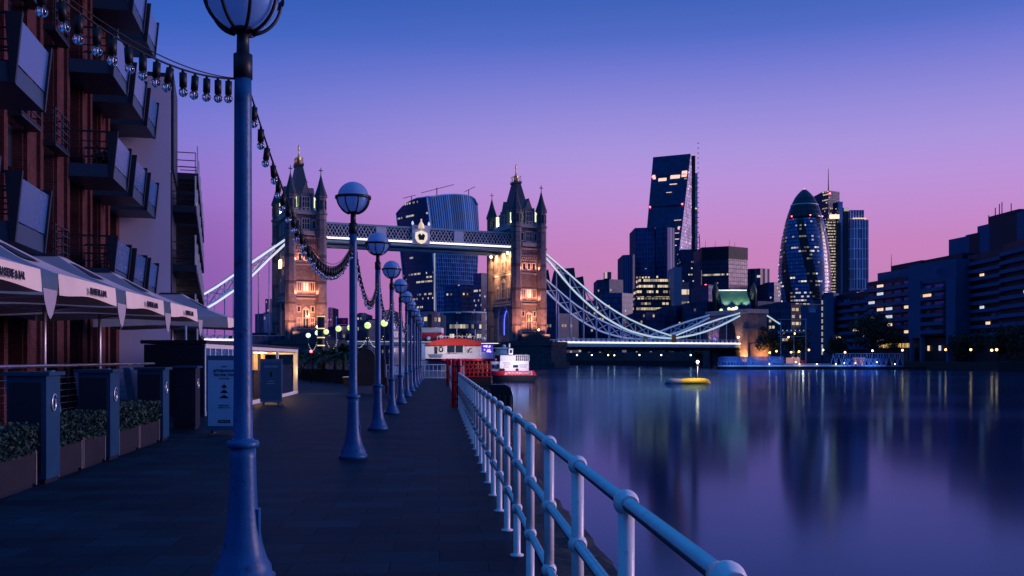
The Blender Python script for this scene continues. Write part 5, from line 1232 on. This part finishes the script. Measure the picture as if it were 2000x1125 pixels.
for u, v, D, lab in ((1386, 691, 386, 'orange quay lamp left of the gate foot'), (1462, 689.5, 366, 'orange quay lamp in front of the gate foot'), (1500, 687, 358, 'left lamp of the orange pair beside the blue gangway'), (1503.5, 688.8, 352, 'right lamp of the orange pair beside the blue gangway'), (1516.5, 686, 350, 'orange lamp left of the white mast frame'), (1545, 688, 345, 'low orange lamp between the white masts'), (1560.5, 686.5, 340, 'orange lamp just left of the right white mast'), (1552, 651.5, 350, 'high orange lamp between the white masts'), (1540, 658.5, 350, 'high orange lamp left of the other between the masts'), (1580, 683.5, 335, 'orange lamp right of the white masts'),
    (1650.5, 688, 320, 'orange lamp in front of the big dark tree'), (1704, 685, 312, 'orange lamp right of the big dark tree'), (1762.5, 684, 300, 'orange lamp at the left foot of the hotel block'), (1847, 683, 282, 'orange lamp at the right foot of the hotel block'), (1896, 683, 268, 'orange lamp below the tall hotel wing'), (1937, 684, 256, 'left of the two rightmost orange lamps'), (1946.5, 683, 253, 'rightmost orange quay lamp')):
    street_lamp(u, v, D, lab, M['sodium'], .32)
street_lamp(1607.5, 683.5, 330, 'single white lamp among the orange quay lamps', M['whitelamp'], .32)

# ================================================================== HOTEL ON THE RIGHT
def wallbox(t, name, m, u0, D0, u1, D1, v, depth=16, z0=.6, vref=None, z1=None):
    a, c = W(u0, D0, z=0), W(u1, D1, z=0); zt = z1 if z1 is not None else EYE + (700 - v) * (D0 + D1) / 2 / F
    d = (c - a).normalized(); n = Vector((-d.y, d.x, 0)) * depth
    b = MB(); b.prism([(a.x, a.y), (c.x, c.y), (c.x + n.x, c.y + n.y), (a.x + n.x, a.y + n.y)], z0, zt)
    return b.build(name, m, t, world=True), a, c, d, n, zt
hd = 320; ht = thing('concrete_hotel', 'stepped brutalist concrete hotel with rows of balconies on the right bank', 'hotel', W(1780, hd, z=.6), 0)
random.seed(9)
NW = [0]
def bands(a, c, d, z0, z1, n, lit=.06, cols=6, skip=0, cool=.3, inset=.0):
    """concrete balcony bands and windows along a facade a..c"""
    Ln = (c - a).length; nrm = Vector((d.y, -d.x, 0)); fh = (z1 - z0) / n
    b = MB()
    for k in range(n):
        p, q = a + nrm * .05, c + nrm * .05; z = z0 + k * fh
        for x0 in (0,):
            b.ring([[(p + nrm * 1.1).to_tuple()[:2] + (z,), (q + nrm * 1.1).to_tuple()[:2] + (z,), q.to_tuple()[:2] + (z,), p.to_tuple()[:2] + (z,)], [(p + nrm * 1.1).to_tuple()[:2] + (z + fh * .42,), (q + nrm * 1.1).to_tuple()[:2] + (z + fh * .42,), q.to_tuple()[:2] + (z + fh * .42,), p.to_tuple()[:2] + (z + fh * .42,)]], smooth=False)
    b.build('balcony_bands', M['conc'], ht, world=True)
    cw = Ln / cols
    for k in range(n):
        for j in range(cols):
            r = random.random(); NW[0] += 1
            if NW[0] > 98 and r > lit: continue
            p = a + d * (j * cw + .18 * cw) + nrm * .12; q = a + d * (j * cw + .86 * cw) + nrm * .12; z = z0 + k * fh + fh * .46
            w = MB(); w.face([(p.x, p.y, z), (q.x, q.y, z), (q.x, q.y, z + fh * .34), (p.x, p.y, z + fh * .34)]); w.face([(q.x + d.y * -.1, q.y + d.x * .1, z), (p.x + d.y * -.1, p.y + d.x * .1, z), (p.x + d.y * -.1, p.y + d.x * .1, z + fh * .34), (q.x + d.y * -.1, q.y + d.x * .1, z + fh * .34)])
            w.build('window', M['warmpane'] if r < lit * .5 else M['coolpane'] if r < lit else M['bglass'] if r < lit + cool else M['pane'], ht, world=True)
def zt_(v, D): return EYE + (700 - v) * D / F
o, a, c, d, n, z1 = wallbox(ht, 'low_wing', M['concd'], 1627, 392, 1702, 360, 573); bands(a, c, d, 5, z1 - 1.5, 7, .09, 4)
wallbox(ht, 'stair_core', M['conc'], 1608, 386, 1628, 384, 571, 10); wallbox(ht, 'end_core', M['conc'], 1564, 392, 1604, 388, 596, 14)
wallbox(ht, 'light_slot', M['concd'], 1604.2, 388, 1607.5, 387, 576, 3)
b = MB(); q0 = W(1605.6, 385.5, z=0)
for k in range(9): b.box(q0.x - .25, q0.x + .25, q0.y - .3, q0.y, 3 + k * 2.5, 4.6 + k * 2.5)
b.build('slot_lights', M['dimpane'], ht, world=True)
ec = W(1586, 386.5, z=0); b = MB(); zc = zt_(610, 386.5)       # pale crown of spikes on the blank end wall
for k, h_ in ((-3, 3.0), (-2, 4.2), (-1, 5.0), (0, 6.0), (1, 5.0), (2, 4.2), (3, 3.0)):
    b.face([(ec.x + k * .35, ec.y, zc), (ec.x + k * .35 + .3, ec.y, zc), (ec.x + k * .62 + .15, ec.y, zc + h_)]); b.face([(ec.x + k * .35 + .3, ec.y + .15, zc), (ec.x + k * .35, ec.y + .15, zc), (ec.x + k * .62 + .15, ec.y + .15, zc + h_)])
b.build('crown_emblem', mat('emblem_blue', (.12, .22, .40), .6, var=.1, emit=(.05, .16, .5), es=.10), ht, world=True)
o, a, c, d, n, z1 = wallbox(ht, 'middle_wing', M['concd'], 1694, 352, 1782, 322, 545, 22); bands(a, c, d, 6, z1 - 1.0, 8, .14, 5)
wallbox(ht, 'roof_step', M['conc'], 1714, 350, 1790, 326, 528, 18, z0=z1 + .01); wallbox(ht, 'roof_step', M['concd'], 1740, 347, 1800, 326, 514, 15, z0=z1 + .02)
wallbox(ht, 'roof_step', M['concd'], 1762, 340, 1880, 302, 506, 15, z0=z1 + .03)
mm = MB(); q0 = W(1741, 345, z=0); mm.cyl((q0.x, q0.y, z1), (q0.x, q0.y, zt_(497, 345)), .18, .06, n=6); mm.build('roof_mast', M['cage'], ht, world=True)
# projecting block on pillars
z0 = zt_(657, 312)
o, a, c, d, n, z1 = wallbox(ht, 'projecting_block', M['concd'], 1798, 311, 1847, 297, 552, 20, z0=z0); 
bands(a, c, d, z0 + .6, z1 - .2, 6, .09, 2, cool=.6)
wallbox(ht, 'pylon', M['conc'], 1774, 314, 1797.6, 309, 550, 12, z0=z0 - .5); wallbox(ht, 'pylon', M['conc'], 1847.4, 295.5, 1866, 292, 545, 12, z0=z0 - .5); wallbox(ht, 'tall_core', M['conc'], 1868, 300, 1886, 298, 512, 10)
wallbox(ht, 'top_band', M['conc'], 1774, 316, 1868, 294, 512, 14, z0=z1 + .05)
o, a, c, d, n, zz1 = wallbox(ht, 'lit_lobby', M['concd'], 1776, 318, 1868, 296, 0, 12, z0=.6, z1=z0 - .6)
for u_, D_ in ((1776, 313), (1796, 309), (1848, 296)): wallbox(ht, 'pillar', M['conc'], u_, D_, u_ + 4, D_ - 1, 0, 1.2, z0=.6, z1=z0 - .51)
for u_, m in ((1783, 'dimpane'), (1803, 'dimpane'), (1816, 'warmpane'), (1838, 'coolpane'), (1856, 'dimpane')):
    p = W(u_, lerp(318, 296, (u_ - 1776) / 92) - .25, z=0); b = MB(); b.box(p.x - .7, p.x + .7, p.y - .1, p.y + .1, 4.0, 5.6); b.build('lobby_window', M[m], ht, world=True)
p = W(1832, 300.5, z=0); b = MB(); b.cyl((p.x, p.y, zt_(530, 303)), (p.x, p.y - .4, zt_(530, 303)), .95, n=20); b.build('clock', M['bglass'], ht, world=True)
wallbox(ht, 'lit_restaurant', curtain('restaurant', (.10, .07, .04), (.02, .02, .03), .7, 3.4, .22, .05, .85, (1, .60, .2), es=1.0, run=2), 1716, 330, 1773, 316, 0, 8, z0=zt_(679, 325), z1=zt_(664, 325))
wallbox(ht, 'restaurant_base', M['slate'], 1714, 328, 1774, 314, 0, 9, z0=.6, z1=zt_(679.5, 325))
# tall wing stepping up to the right
for u0, u1, v, nm in ((1853, 1897, 464, 'tall_step'), (1886, 1918, 456, 'tall_step'), (1909, 1938, 439, 'tall_step'), (1930, 1990, 416, 'tall_step'), (1984, 2080, 403, 'tall_step')): 
    wallbox(ht, nm, M['concd' if u0 in (1886, 1930) else 'conc'], u0, lerp(322, 262, (u0 - 1853) / 220), u1, lerp(322, 262, (u1 - 1853) / 220), v, 14, z0=.6)
for u0, u1, D0, D1, vt in ((1890, 1960, 297, 275, 492), (1960, 2080, 275, 240, 462)):
    o, a, c, d, n, z1 = wallbox(ht, 'tall_wing', M['concd'], u0, D0, u1, D1, vt, 12); bands(a, c, d, 8, z1 - 1, 10, .05, 6, cool=.25)
b = MB(); q0 = W(1883, 296.5, z=0)
for k in range(12): b.box(q0.x - .25, q0.x + .2, q0.y - .5, q0.y - .2, 5 + k * 2.3, 6.5 + k * 2.3)
b.build('slot_lights', M['dimpane'], ht, world=True)
for u_, v_, h_ in ((1931, 440, 3), (1944, 420, 2.2), (1952, 418, 3), (1957, 417, 3.4), (1975, 414, 2.6)): q0 = W(u_, 292, z=0); b = MB(); b.cyl((q0.x, q0.y, zt_(v_, 292)), (q0.x, q0.y, zt_(v_, 292) + h_), .14, n=6); b.build('roof_mast', M['cage'], ht, world=True)

# ================================================================== TREES
def tree(u, D, v, w, lab, seed, n=1400, kind='leaf', z0=.5, lr=.42):
    random.seed(seed); p = W(u, D, z=z0); h = EYE + (700 - v) * D / F - z0; r = w * D / F / 2
    t = thing('broadleaf_tree', lab, 'tree', p, 0, 'dark broadleaf trees on the far bank')
    b = MB(); b.lathe([(h * .035, 0), (h * .026, h * .12), (h * .020, h * .4), (h * .008, h * .75)], 8)
    for k in range(6): a = k * 1.05 + random.random(); b.cyl((0, 0, h * (.22 + .05 * k)), (math.cos(a) * r * .7, math.sin(a) * r * .7, h * (.45 + .06 * k)), h * .012, h * .004, n=6)
    b.build('trunk', M['bark'], t)
    lobes = [(Vector((random.uniform(-.6, .6) * r, random.uniform(-.6, .6) * r, h * random.uniform(.32, .80))), r * random.uniform(.30, .52)) for _ in range(14)]
    b = MB()
    for k in range(n):
        c, q = random.choice(lobes); v_ = Vector((random.gauss(0, 1), random.gauss(0, 1), random.gauss(0, .85))).normalized() * q * random.random() ** .35
        leaf(b, c + v_, random.uniform(.6, 1.3) * lr)
    b.build('crown', M[kind], t)
TR = [(1238, 500, 618, 78, 'broad dark tree left under the sagging chain', 2200), (1305, 470, 624, 70, 'dark tree behind the low point of the chain', 1800), (1345, 430, 615, 66, 'dark round tree right of the low point of the chain', 2000), (1385, 425, 640, 40, 'small dark tree just left of the gate', 1000),
      (1503, 355, 630, 64, 'dark tree directly right of the abutment gate', 2200), (1555, 352, 636, 60, 'dark tree behind the white mast frame', 1700), (1632, 338, 652, 56, 'low dark tree below the blank hotel wall', 1500), (1705, 326, 606, 104, 'largest dark tree in front of the hotel', 4200), (1752, 320, 640, 40, 'small tree squeezed left of the hotel block', 900),
      (1893, 276, 652, 74, 'dark tree below the tall hotel wing', 2200), (1950, 262, 640, 84, 'wide dark tree near the right edge', 2600), (2010, 250, 634, 80, 'dark tree cut by the right edge', 2200), (1190, 445, 676, 26, 'thin dark tree under the bridge side span', 500), (1362, 400, 678, 24, 'small dark tree under the bridge near the buoy lamp', 500), (900, 330, 636, 36, 'dark tree in front of the curved roof office', 800)]
for k, (u, D, v, w, lab, n) in enumerate(TR): tree(u, D, v, w, lab, 100 + k, n)

# ================================================================== JETTY, BUOY, BOATS
JD = 292; jt = thing('jetty', 'blue lit floating jetty with trussed gangways below the trees', 'jetty', W(1580, JD, z=ZW), R(-4))
k_ = JD / F; X = lambda u: (u - 1580) * k_
MB().box(X(1400), X(1795), -3, 5, -.4, .75).build('pontoon', M['hulld'], jt)
def truss(u0, u1, z0, z1, y, nseg, m='jetty'):
    b = MB(); x0, x1 = X(u0), X(u1)
    b.bar((x0, y, z0), (x1, y, z0), .22); b.bar((x0 + (z1 - z0) * .4, y, z1), (x1, y, z1), .22)
    for k in range(nseg):
        a, c = lerp(x0, x1, k / nseg), lerp(x0, x1, (k + 1) / nseg); b.bar((a, y, z0), ((a + c) / 2, y, z1), .16); b.bar(((a + c) / 2, y, z1), (c, y, z0), .16); b.bar((c, y, z0), (c, y, z1), .12)
    b.build('gangway_truss', M[m], jt)
truss(1403, 1528, 1.2, 3.6, -3, 22); truss(1403, 1528, 1.2, 3.6, -1, 22); truss(1618, 1755, .9, 4.6, -2, 13); truss(1640, 1720, .8, 3.0, -3.2, 10)
MB().box(X(1403), X(1720), -3.05, -2.9, .80, 1.25).build('light_strip', glow('jetty_led', (.10, .22, .75), .22), jt)
MB().box(X(1530), X(1616), -2.5, -2.3, .76, 1.7).build('railing', M['jetty'], jt)
for u_ in (1500, 1550, 1557, 1590, 1626, 1642, 1663, 1703, 1737): MB().sphere((X(u_), -3.3, 1.5 + .3 * (u_ % 3)), .16, 8, 6).build('deck_lamp', M['whitelamp'], jt)
lamp(jt, 'jetty_light', (X(1560), -6, 2.5), 120, (1, .6, .3), .3)
for u_ in (1430, 1470, 1510, 1640, 1690): lamp(jt, 'jetty_blue', (X(u_), -6.5, 2.2), 320, (.16, .38, 1), .3, 110, (0, 1, -.1))
for u0, u1, m in ((1542, 1565, 'warm'), (1672, 1690, 'warm')): MB().box(X(u0), X(u1), 1.5, 4.5, .76, 3.4).build('pier_hut', glow('hut_orange', (1, .36, .10), .35), jt)
MB().box(X(1566), X(1571), -1, 1, .76, 2.6).build('red_box', M['hullr'], jt)
mf = thing('mast_frame', 'pale mast frame with crossbars standing on the jetty', 'mast', W(1550, JD - 1, z=ZW + .8), R(-4))
for u_ in (1525.5, 1550.5, 1573.5): MB().cyl(((u_ - 1550) * k_, 0, 0), ((u_ - 1550) * k_, 0, 13.6 + (u_ > 1570) * .7), .10, .07, n=8).build('mast', M['bridgepale'], mf)
for v_ in (624, 648, 657): MB().bar(((1520 - 1550) * k_, -.2, zt_(v_, JD) - ZW - .8), ((1574 - 1550) * k_, -.2, zt_(v_, JD) - ZW - .8), .10 if v_ != 648 else .42).build('crossbar', M['bridgepale' if v_ != 648 else 'jetty'], mf)
b = MB()
for k in range(6): b.sphere(((1529 + k * 8 - 1550) * k_, -.3, zt_(645.5, JD) - ZW - .8), .14, 8, 6)
b.build('lamps', M['coolpane'], mf)

by = thing('yellow_buoy', 'yellow mooring buoy boat with a lamp mast floating on the river', 'buoy', W(1342, 122, z=ZW), 0)
b = MB(); L_ = [(-2.85, .06, .16), (-2.7, .18, .36), (-2.45, .42, .62), (-1.9, .62, .70), (-1.3, .66, .64), (-.8, .7, .62), (0, .74, .70), (1.4, .74, .72), (2.3, .66, .68), (2.75, .42, .52), (2.92, .1, .25)]
b.ring([[(x, w_ * math.cos(a), .12 + (h_ - .12) * max(0, math.sin(a)) if math.sin(a) >= 0 else .12 + .5 * math.sin(a)) for a in [2 * math.pi * k / 20 for k in range(20)]] for x, w_, h_ in L_]); 
# the left third is bare grey, the rest yellow
hull = b.build('hull', [M['yellow'], mat('buoy_grey', (.34, .30, .33), .5)], by)
for p_ in hull.data.polygons:
    if p_.center.x < -.95: p_.material_index = 1
MB().box(-2.7, 2.7, -.5, .5, -.1, .09).build('keel', M['hulld'], by)
MB().cyl((1.32, 0, .6), (1.32, 0, 2.55), .035, n=10).build('mast', M['white'], by); MB().cyl((1.32, 0, 2.35), (1.32, 0, 2.45), .16, n=12).build('lamp_bracket', M['white'], by); MB().sphere((1.32, 0, 2.76), .17, 12, 8).build('lantern', glow('buoy_lamp', (1, .55, .2), 26), by); lamp(by, 'lantern_light', (1.0, -.8, 2.6), 420, (1, .74, .4), .1, 130, (-.25, .25, -1))

sh = thing('restaurant_ship', 'white and red moored restaurant ship at the end of the promenade', 'ship', W(885, 112, z=ZW), 0); k_ = 112 / F; X = lambda u: (u - 885) * k_; Z = lambda v: EYE + (700 - v) * k_ - ZW
MB().box(X(812), X(905), 0, 12, -.3, Z(704) - .01).build('hull', mat('hull_white', (.22, .28, .42), .5, var=.15), sh)
MB().box(X(905.2), X(958), 3, 12, -.3, Z(738)).build('pontoon', M['hulld'], sh)
b = MB()
for k in range(7): b.bar((X(906 + k * 8.6), 2.9, Z(736)), (X(906 + k * 8.6), 2.9, Z(705)), .12)
for k in range(6): b.bar((X(906 + k * 8.6), 2.9, Z(736)), (X(906 + (k + 1) * 8.6), 2.9, Z(705)), .09); b.bar((X(906 + k * 8.6), 2.9, Z(705)), (X(906 + (k + 1) * 8.6), 2.9, Z(722)), .08)
for v_ in (736, 728, 720, 712): b.bar((X(905), 2.88, Z(v_)), (X(958), 2.88, Z(v_)), .09)
b.build('red_scaffold', M['hullr'], sh); MB().box(X(907), X(956), 4.2, 10, Z(736), Z(706)).build('cage_interior', M['hulld'], sh)
for k in range(3): MB().cyl((X(932 + k * 9), 3.4, Z(736)), (X(932 + k * 9), 3.4, Z(706)), .06, n=8).build('stanchion', M['white'], sh)
MB().box(X(836), X(967), -.6, 12, Z(704), Z(700.5)).build('deck', M['hullr'], sh)
MB().box(X(829), X(938), 1, 11, Z(700.4), Z(675)).build('saloon', M['white'], sh); MB().box(X(814), X(828.6), .6, 10, Z(703), Z(671)).build('wheelhouse', mat('wheelhouse_blue', (.22, .33, .55), .5), sh)
b = MB(); b.slab([(X(830), Z(674.8)), (X(939), Z(674.8)), (X(939), Z(668)), (X(925), Z(664)), (X(905), Z(661)), (X(870), Z(661)), (X(850), Z(665)), (X(838), Z(669))], 'y', .3, 11.5); b.build('red_roof', mat('roof_red', (.42, .010, .012), .6), sh)
f = MB(); f.box(X(869), X(907), .70, .96, Z(689.5), Z(667.5)); fw = f.build('window', M['white'], sh); MB().box(X(872.5), X(887.5), .62, .69, Z(688.5), Z(671)).build('pane', M['pane'], fw); MB().box(X(889), X(903.5), .62, .69, Z(688.5), Z(671)).build('pane', M['pane'], fw)
MB().box(X(847), X(853), .85, .99, Z(690), Z(677)).build('door', M['planter'], sh)
b = MB(); ring_ = [(X(860) + .22 * math.cos(a), .9, Z(682) + .26 * math.sin(a)) for a in [2 * math.pi * i / 20 for i in range(21)]]; b.tube(ring_, .07, 6); b.build('lifebuoy', M['cage'], sh)
b = MB(); cx_ = X(916); b.tube([(cx_ + .05 * i - .2, .9, Z(689) + .09 * i) for i in range(7)], .05, 6); b.tube([(cx_ - .25 + .5 * i / 6, .88, Z(682) - .12 * math.sin(i)) for i in range(7)], .05, 6); b.tube([(cx_ + .25 * math.cos(a), .88, Z(686) + .2 * math.sin(a)) for a in [math.pi + math.pi * i / 8 for i in range(9)]], .05, 6); b.build('anchor_motif', M['hulld'], sh)
b = MB(); b.ring([[(X(837), -.4, Z(691.5)), (X(866), -.4, Z(691.5)), (X(866), -1.5, Z(691.5)), (X(837), -1.5, Z(691.5))], [(X(841), -.6, Z(699)), (X(863), -.6, Z(699)), (X(863), -1.3, Z(699)), (X(841), -1.3, Z(699))]], smooth=False); b.build('lifeboat', M['bridgepale'], sh)
b = MB()
for k in range(26): b.box(X(895 + k * 1.65), X(895 + k * 1.65) + .035, -.5, -.46, Z(700.4), Z(690))
for k in range(18): b.box(X(940 + k * 1.5), X(940 + k * 1.5) + .06, -.55, -.47, Z(700.4), Z(687.5))
b.box(X(866), X(967), -.52, -.45, Z(690) , Z(690) + .05); b.build('railing', M['rail'], sh)
MB().box(X(938.5), X(960), 4, 9, Z(700), Z(672)).build('lit_bar', mat('neon_room', (.02, .02, .08), .5, emit=(.12, .10, 1), es=.45), sh)
b = MB(); random.seed(4)
for k in range(12): b.sphere((X(random.uniform(941, 957)), 3.8, Z(random.uniform(674, 690))), random.uniform(.05, .16), 8, 6)
b.build('neon_lamps', glow('neon_violet', (.35, .22, 1), 3.0), sh)
MB().box(X(938), X(975), 2.5, 12, Z(669.8), Z(667)).build('canopy', M['dkmetal'], sh); MB().box(X(938), X(973), 2.35, 2.49, Z(670.5), Z(669.5)).build('canopy_light', M['ledw'], sh)
for x_, zz in ((833, 660), (857, 657), (943, 660.5)): MB().sphere((X(x_), 3, Z(zz)), .25, 14, 10).build('radar_dome', M['white'], sh)
MB().box(X(812), X(856), 5, 9, Z(659), Z(647)).build('funnel_band', M['hullr'], sh); MB().box(X(812), X(856), 5.02, 8.98, Z(646.9), Z(637)).build('funnel', M['white'], sh); MB().box(X(829), X(836.5), 4.8, 7, Z(637), Z(610)).build('exhaust', M['hulld'], sh)
b = MB()
for k in range(16): b.box(X(852 + k * 5.6), X(852 + k * 5.6) + .045, 1.5, 1.54, Z(664), Z(656.5))
b.box(X(852), X(937), 1.5, 1.54, Z(656.5), Z(656.5) + .05); b.build('roof_railing', M['rail'], sh)
for u_, h_ in ((887.5, 625), (925, 640), (811, 600)): MB().cyl((X(u_), 5, Z(660)), (X(u_), 5, Z(h_)), .05, .03, n=6).build('mast', M['white'], sh)
for u_, e_ in ((868, 40), (915, 40), (842, 25)): lamp(sh, 'boat_fill', (X(u_), -2.6, Z(668)), e_ * 6, (1, .9, .95), .2, 100, (0, 1, -.3))  # spots added off the side to brighten the ship
lamp(sh, 'scaffold_fill', (X(935), -1.5, Z(712)), 110, (1, .75, .8), .2, 90, (0, 1, -.1))  # added spot that brightens the red scaffold

tg = thing('tug_boat', 'small white and red workboat moored before the right bridge pier', 'boat', W(1005, 134, z=ZW), 0); k_ = 134 / F; X = lambda u: (u - 1005) * k_; Z = lambda v: EYE + (700 - v) * k_ - ZW
b = MB(); b.slab([(X(955), -.3), (X(1042), -.3), (X(1047), Z(733.5)), (X(955), Z(733.5))], 'y', 0, 7); b.build('lower_hull', M['hulld'], tg)
b = MB(); b.slab([(X(956), Z(733.3)), (X(1047.5), Z(733.3)), (X(1044), Z(724.5)), (X(956), Z(725))], 'y', -.05, 7); hb = b.build('red_hull', M['hullr'], tg)
text('MOORMONT', .52, M['white'], hb, MX(X(1013), -.07, Z(729), (1, 0, 0), (0, 0, 1)), bold=.01); text('2', .6, M['white'], hb, MX(X(1038), -.07, Z(729), (1, 0, 0), (0, 0, 1)), bold=.02)
b = MB(); b.slab([(X(985), Z(732)), (X(991), Z(732)), (X(988), Z(726))], 'y', -.085, -.055); b.build('hull_mark', M['white'], hb)
MB().box(X(976), X(1033), .6, 5, Z(724.4), Z(705)).build('deckhouse', M['white'], tg); MB().box(X(957), X(975.8), 1, 5, Z(724.6), Z(706)).build('aft_cabin', mat('cabin_blue', (.30, .42, .66), .5), tg)
for u0, u1, v0, v1 in ((961, 965.5, 719, 712), (970, 975, 719, 711), (1002, 1012, 718, 713)): MB().box(X(u0), X(u1), .5, .58 if u0 > 990 else .98, Z(v0), Z(v1)).build('window', M['pane'], tg)
hz = [k for k in kids(tg) if k.name.startswith('deckhouse')][0]
for i, (tx, u_, v_, sz) in enumerate((('MARINE', 989, 708.5, .26), ('SERVICES', 991, 711.5, .24), ('DIVING', 989, 714.5, .2), ('SALVAGE', 989, 717.5, .2), ('LONDON', 1022, 713, .26), ('THAMES', 1022, 717, .24))): text(tx, sz, M['ink'], hz, MX(X(u_), .585, Z(v_), (1, 0, 0), (0, 0, 1)))
MB().box(X(977), X(1006), .9, 4.6, Z(704.8), Z(694)).build('upper_house', mat('upper_white', (.60, .60, .70), .5), tg)
b = MB()
for k in range(8): b.box(X(1006 + k * 3.85), X(1006 + k * 3.85) + .08, .7, .78, Z(704.8), Z(694))
b.box(X(1006), X(1033.4), .68, .80, Z(694), Z(693.2)); b.box(X(1006), X(1033.4), .70, .77, Z(699.6), Z(699)); b.build('upper_railing', M['rail'], tg)
f = MB(); f.slab([(X(966), Z(693.8)), (X(992), Z(693.8)), (X(990), Z(681)), (X(968), Z(681))], 'y', 1.2, 4.2); wh = f.build('wheelhouse', M['cab'], tg); MB().box(X(976), X(989), 1.1, 1.19, Z(690), Z(683)).build('pane', M['bglass'], wh); MB().box(X(964), X(993), 1.0, 4.5, Z(680.8), Z(678)).build('wheelhouse_roof', M['signf'], wh)
MB().sphere((X(984), 2, Z(676)), .25, 12, 8).build('radar_dome', M['white'], tg); MB().box(X(993.5), X(1002), .5, 1.6, Z(692.5), Z(680.5)).build('funnel_box', M['white'], tg); MB().box(X(995.4), X(1000), .42, .49, Z(689.5), Z(683.5)).build('funnel_window', M['pane'], tg)
MB().cyl((X(995), 1, Z(680)), (X(995), 1, Z(670)), .11, n=8).build('mast', M['white'], tg)
for u_ in (1010, 983, 978): MB().cyl((X(u_), .2, Z(722.5)), (X(u_), .5, Z(722.5)), .22, n=12).build('tyre_fender', M['hulld'], tg)
lamp(tg, 'boat_fill', (X(996), -2.5, Z(699)), 500, (1, .84, .9), .2, 100, (0, 1, -.1)); lamp(tg, 'boat_fill', (X(1024), -3.5, Z(712)), 420, (.9, .8, 1), .2, 100, (0, 1, -.2))  # spots added in front of the hull to brighten the boat

t = thing('mooring_dolphin', 'dark timber mooring dolphin in the water behind the red ladder hoop', 'mooring post', W(980, 60, z=-4), 0); k_ = 60 / F
b = MB(); b.slab([(-22 * k_, 0), (22 * k_, 0), (22 * k_, 3.2), (17 * k_, 3.75), (8 * k_, 3.95), (-22 * k_, 3.95)], 'y', 0, 1.3); b.build('timber_block', M['hulld'], t)
b = MB()
for x_ in (-16, -5, 6, 16): b.cyl((x_ * k_, -.12, 0), (x_ * k_, -.12, 3.3), .12, n=10)
b.build('piles', M['tub'], t)
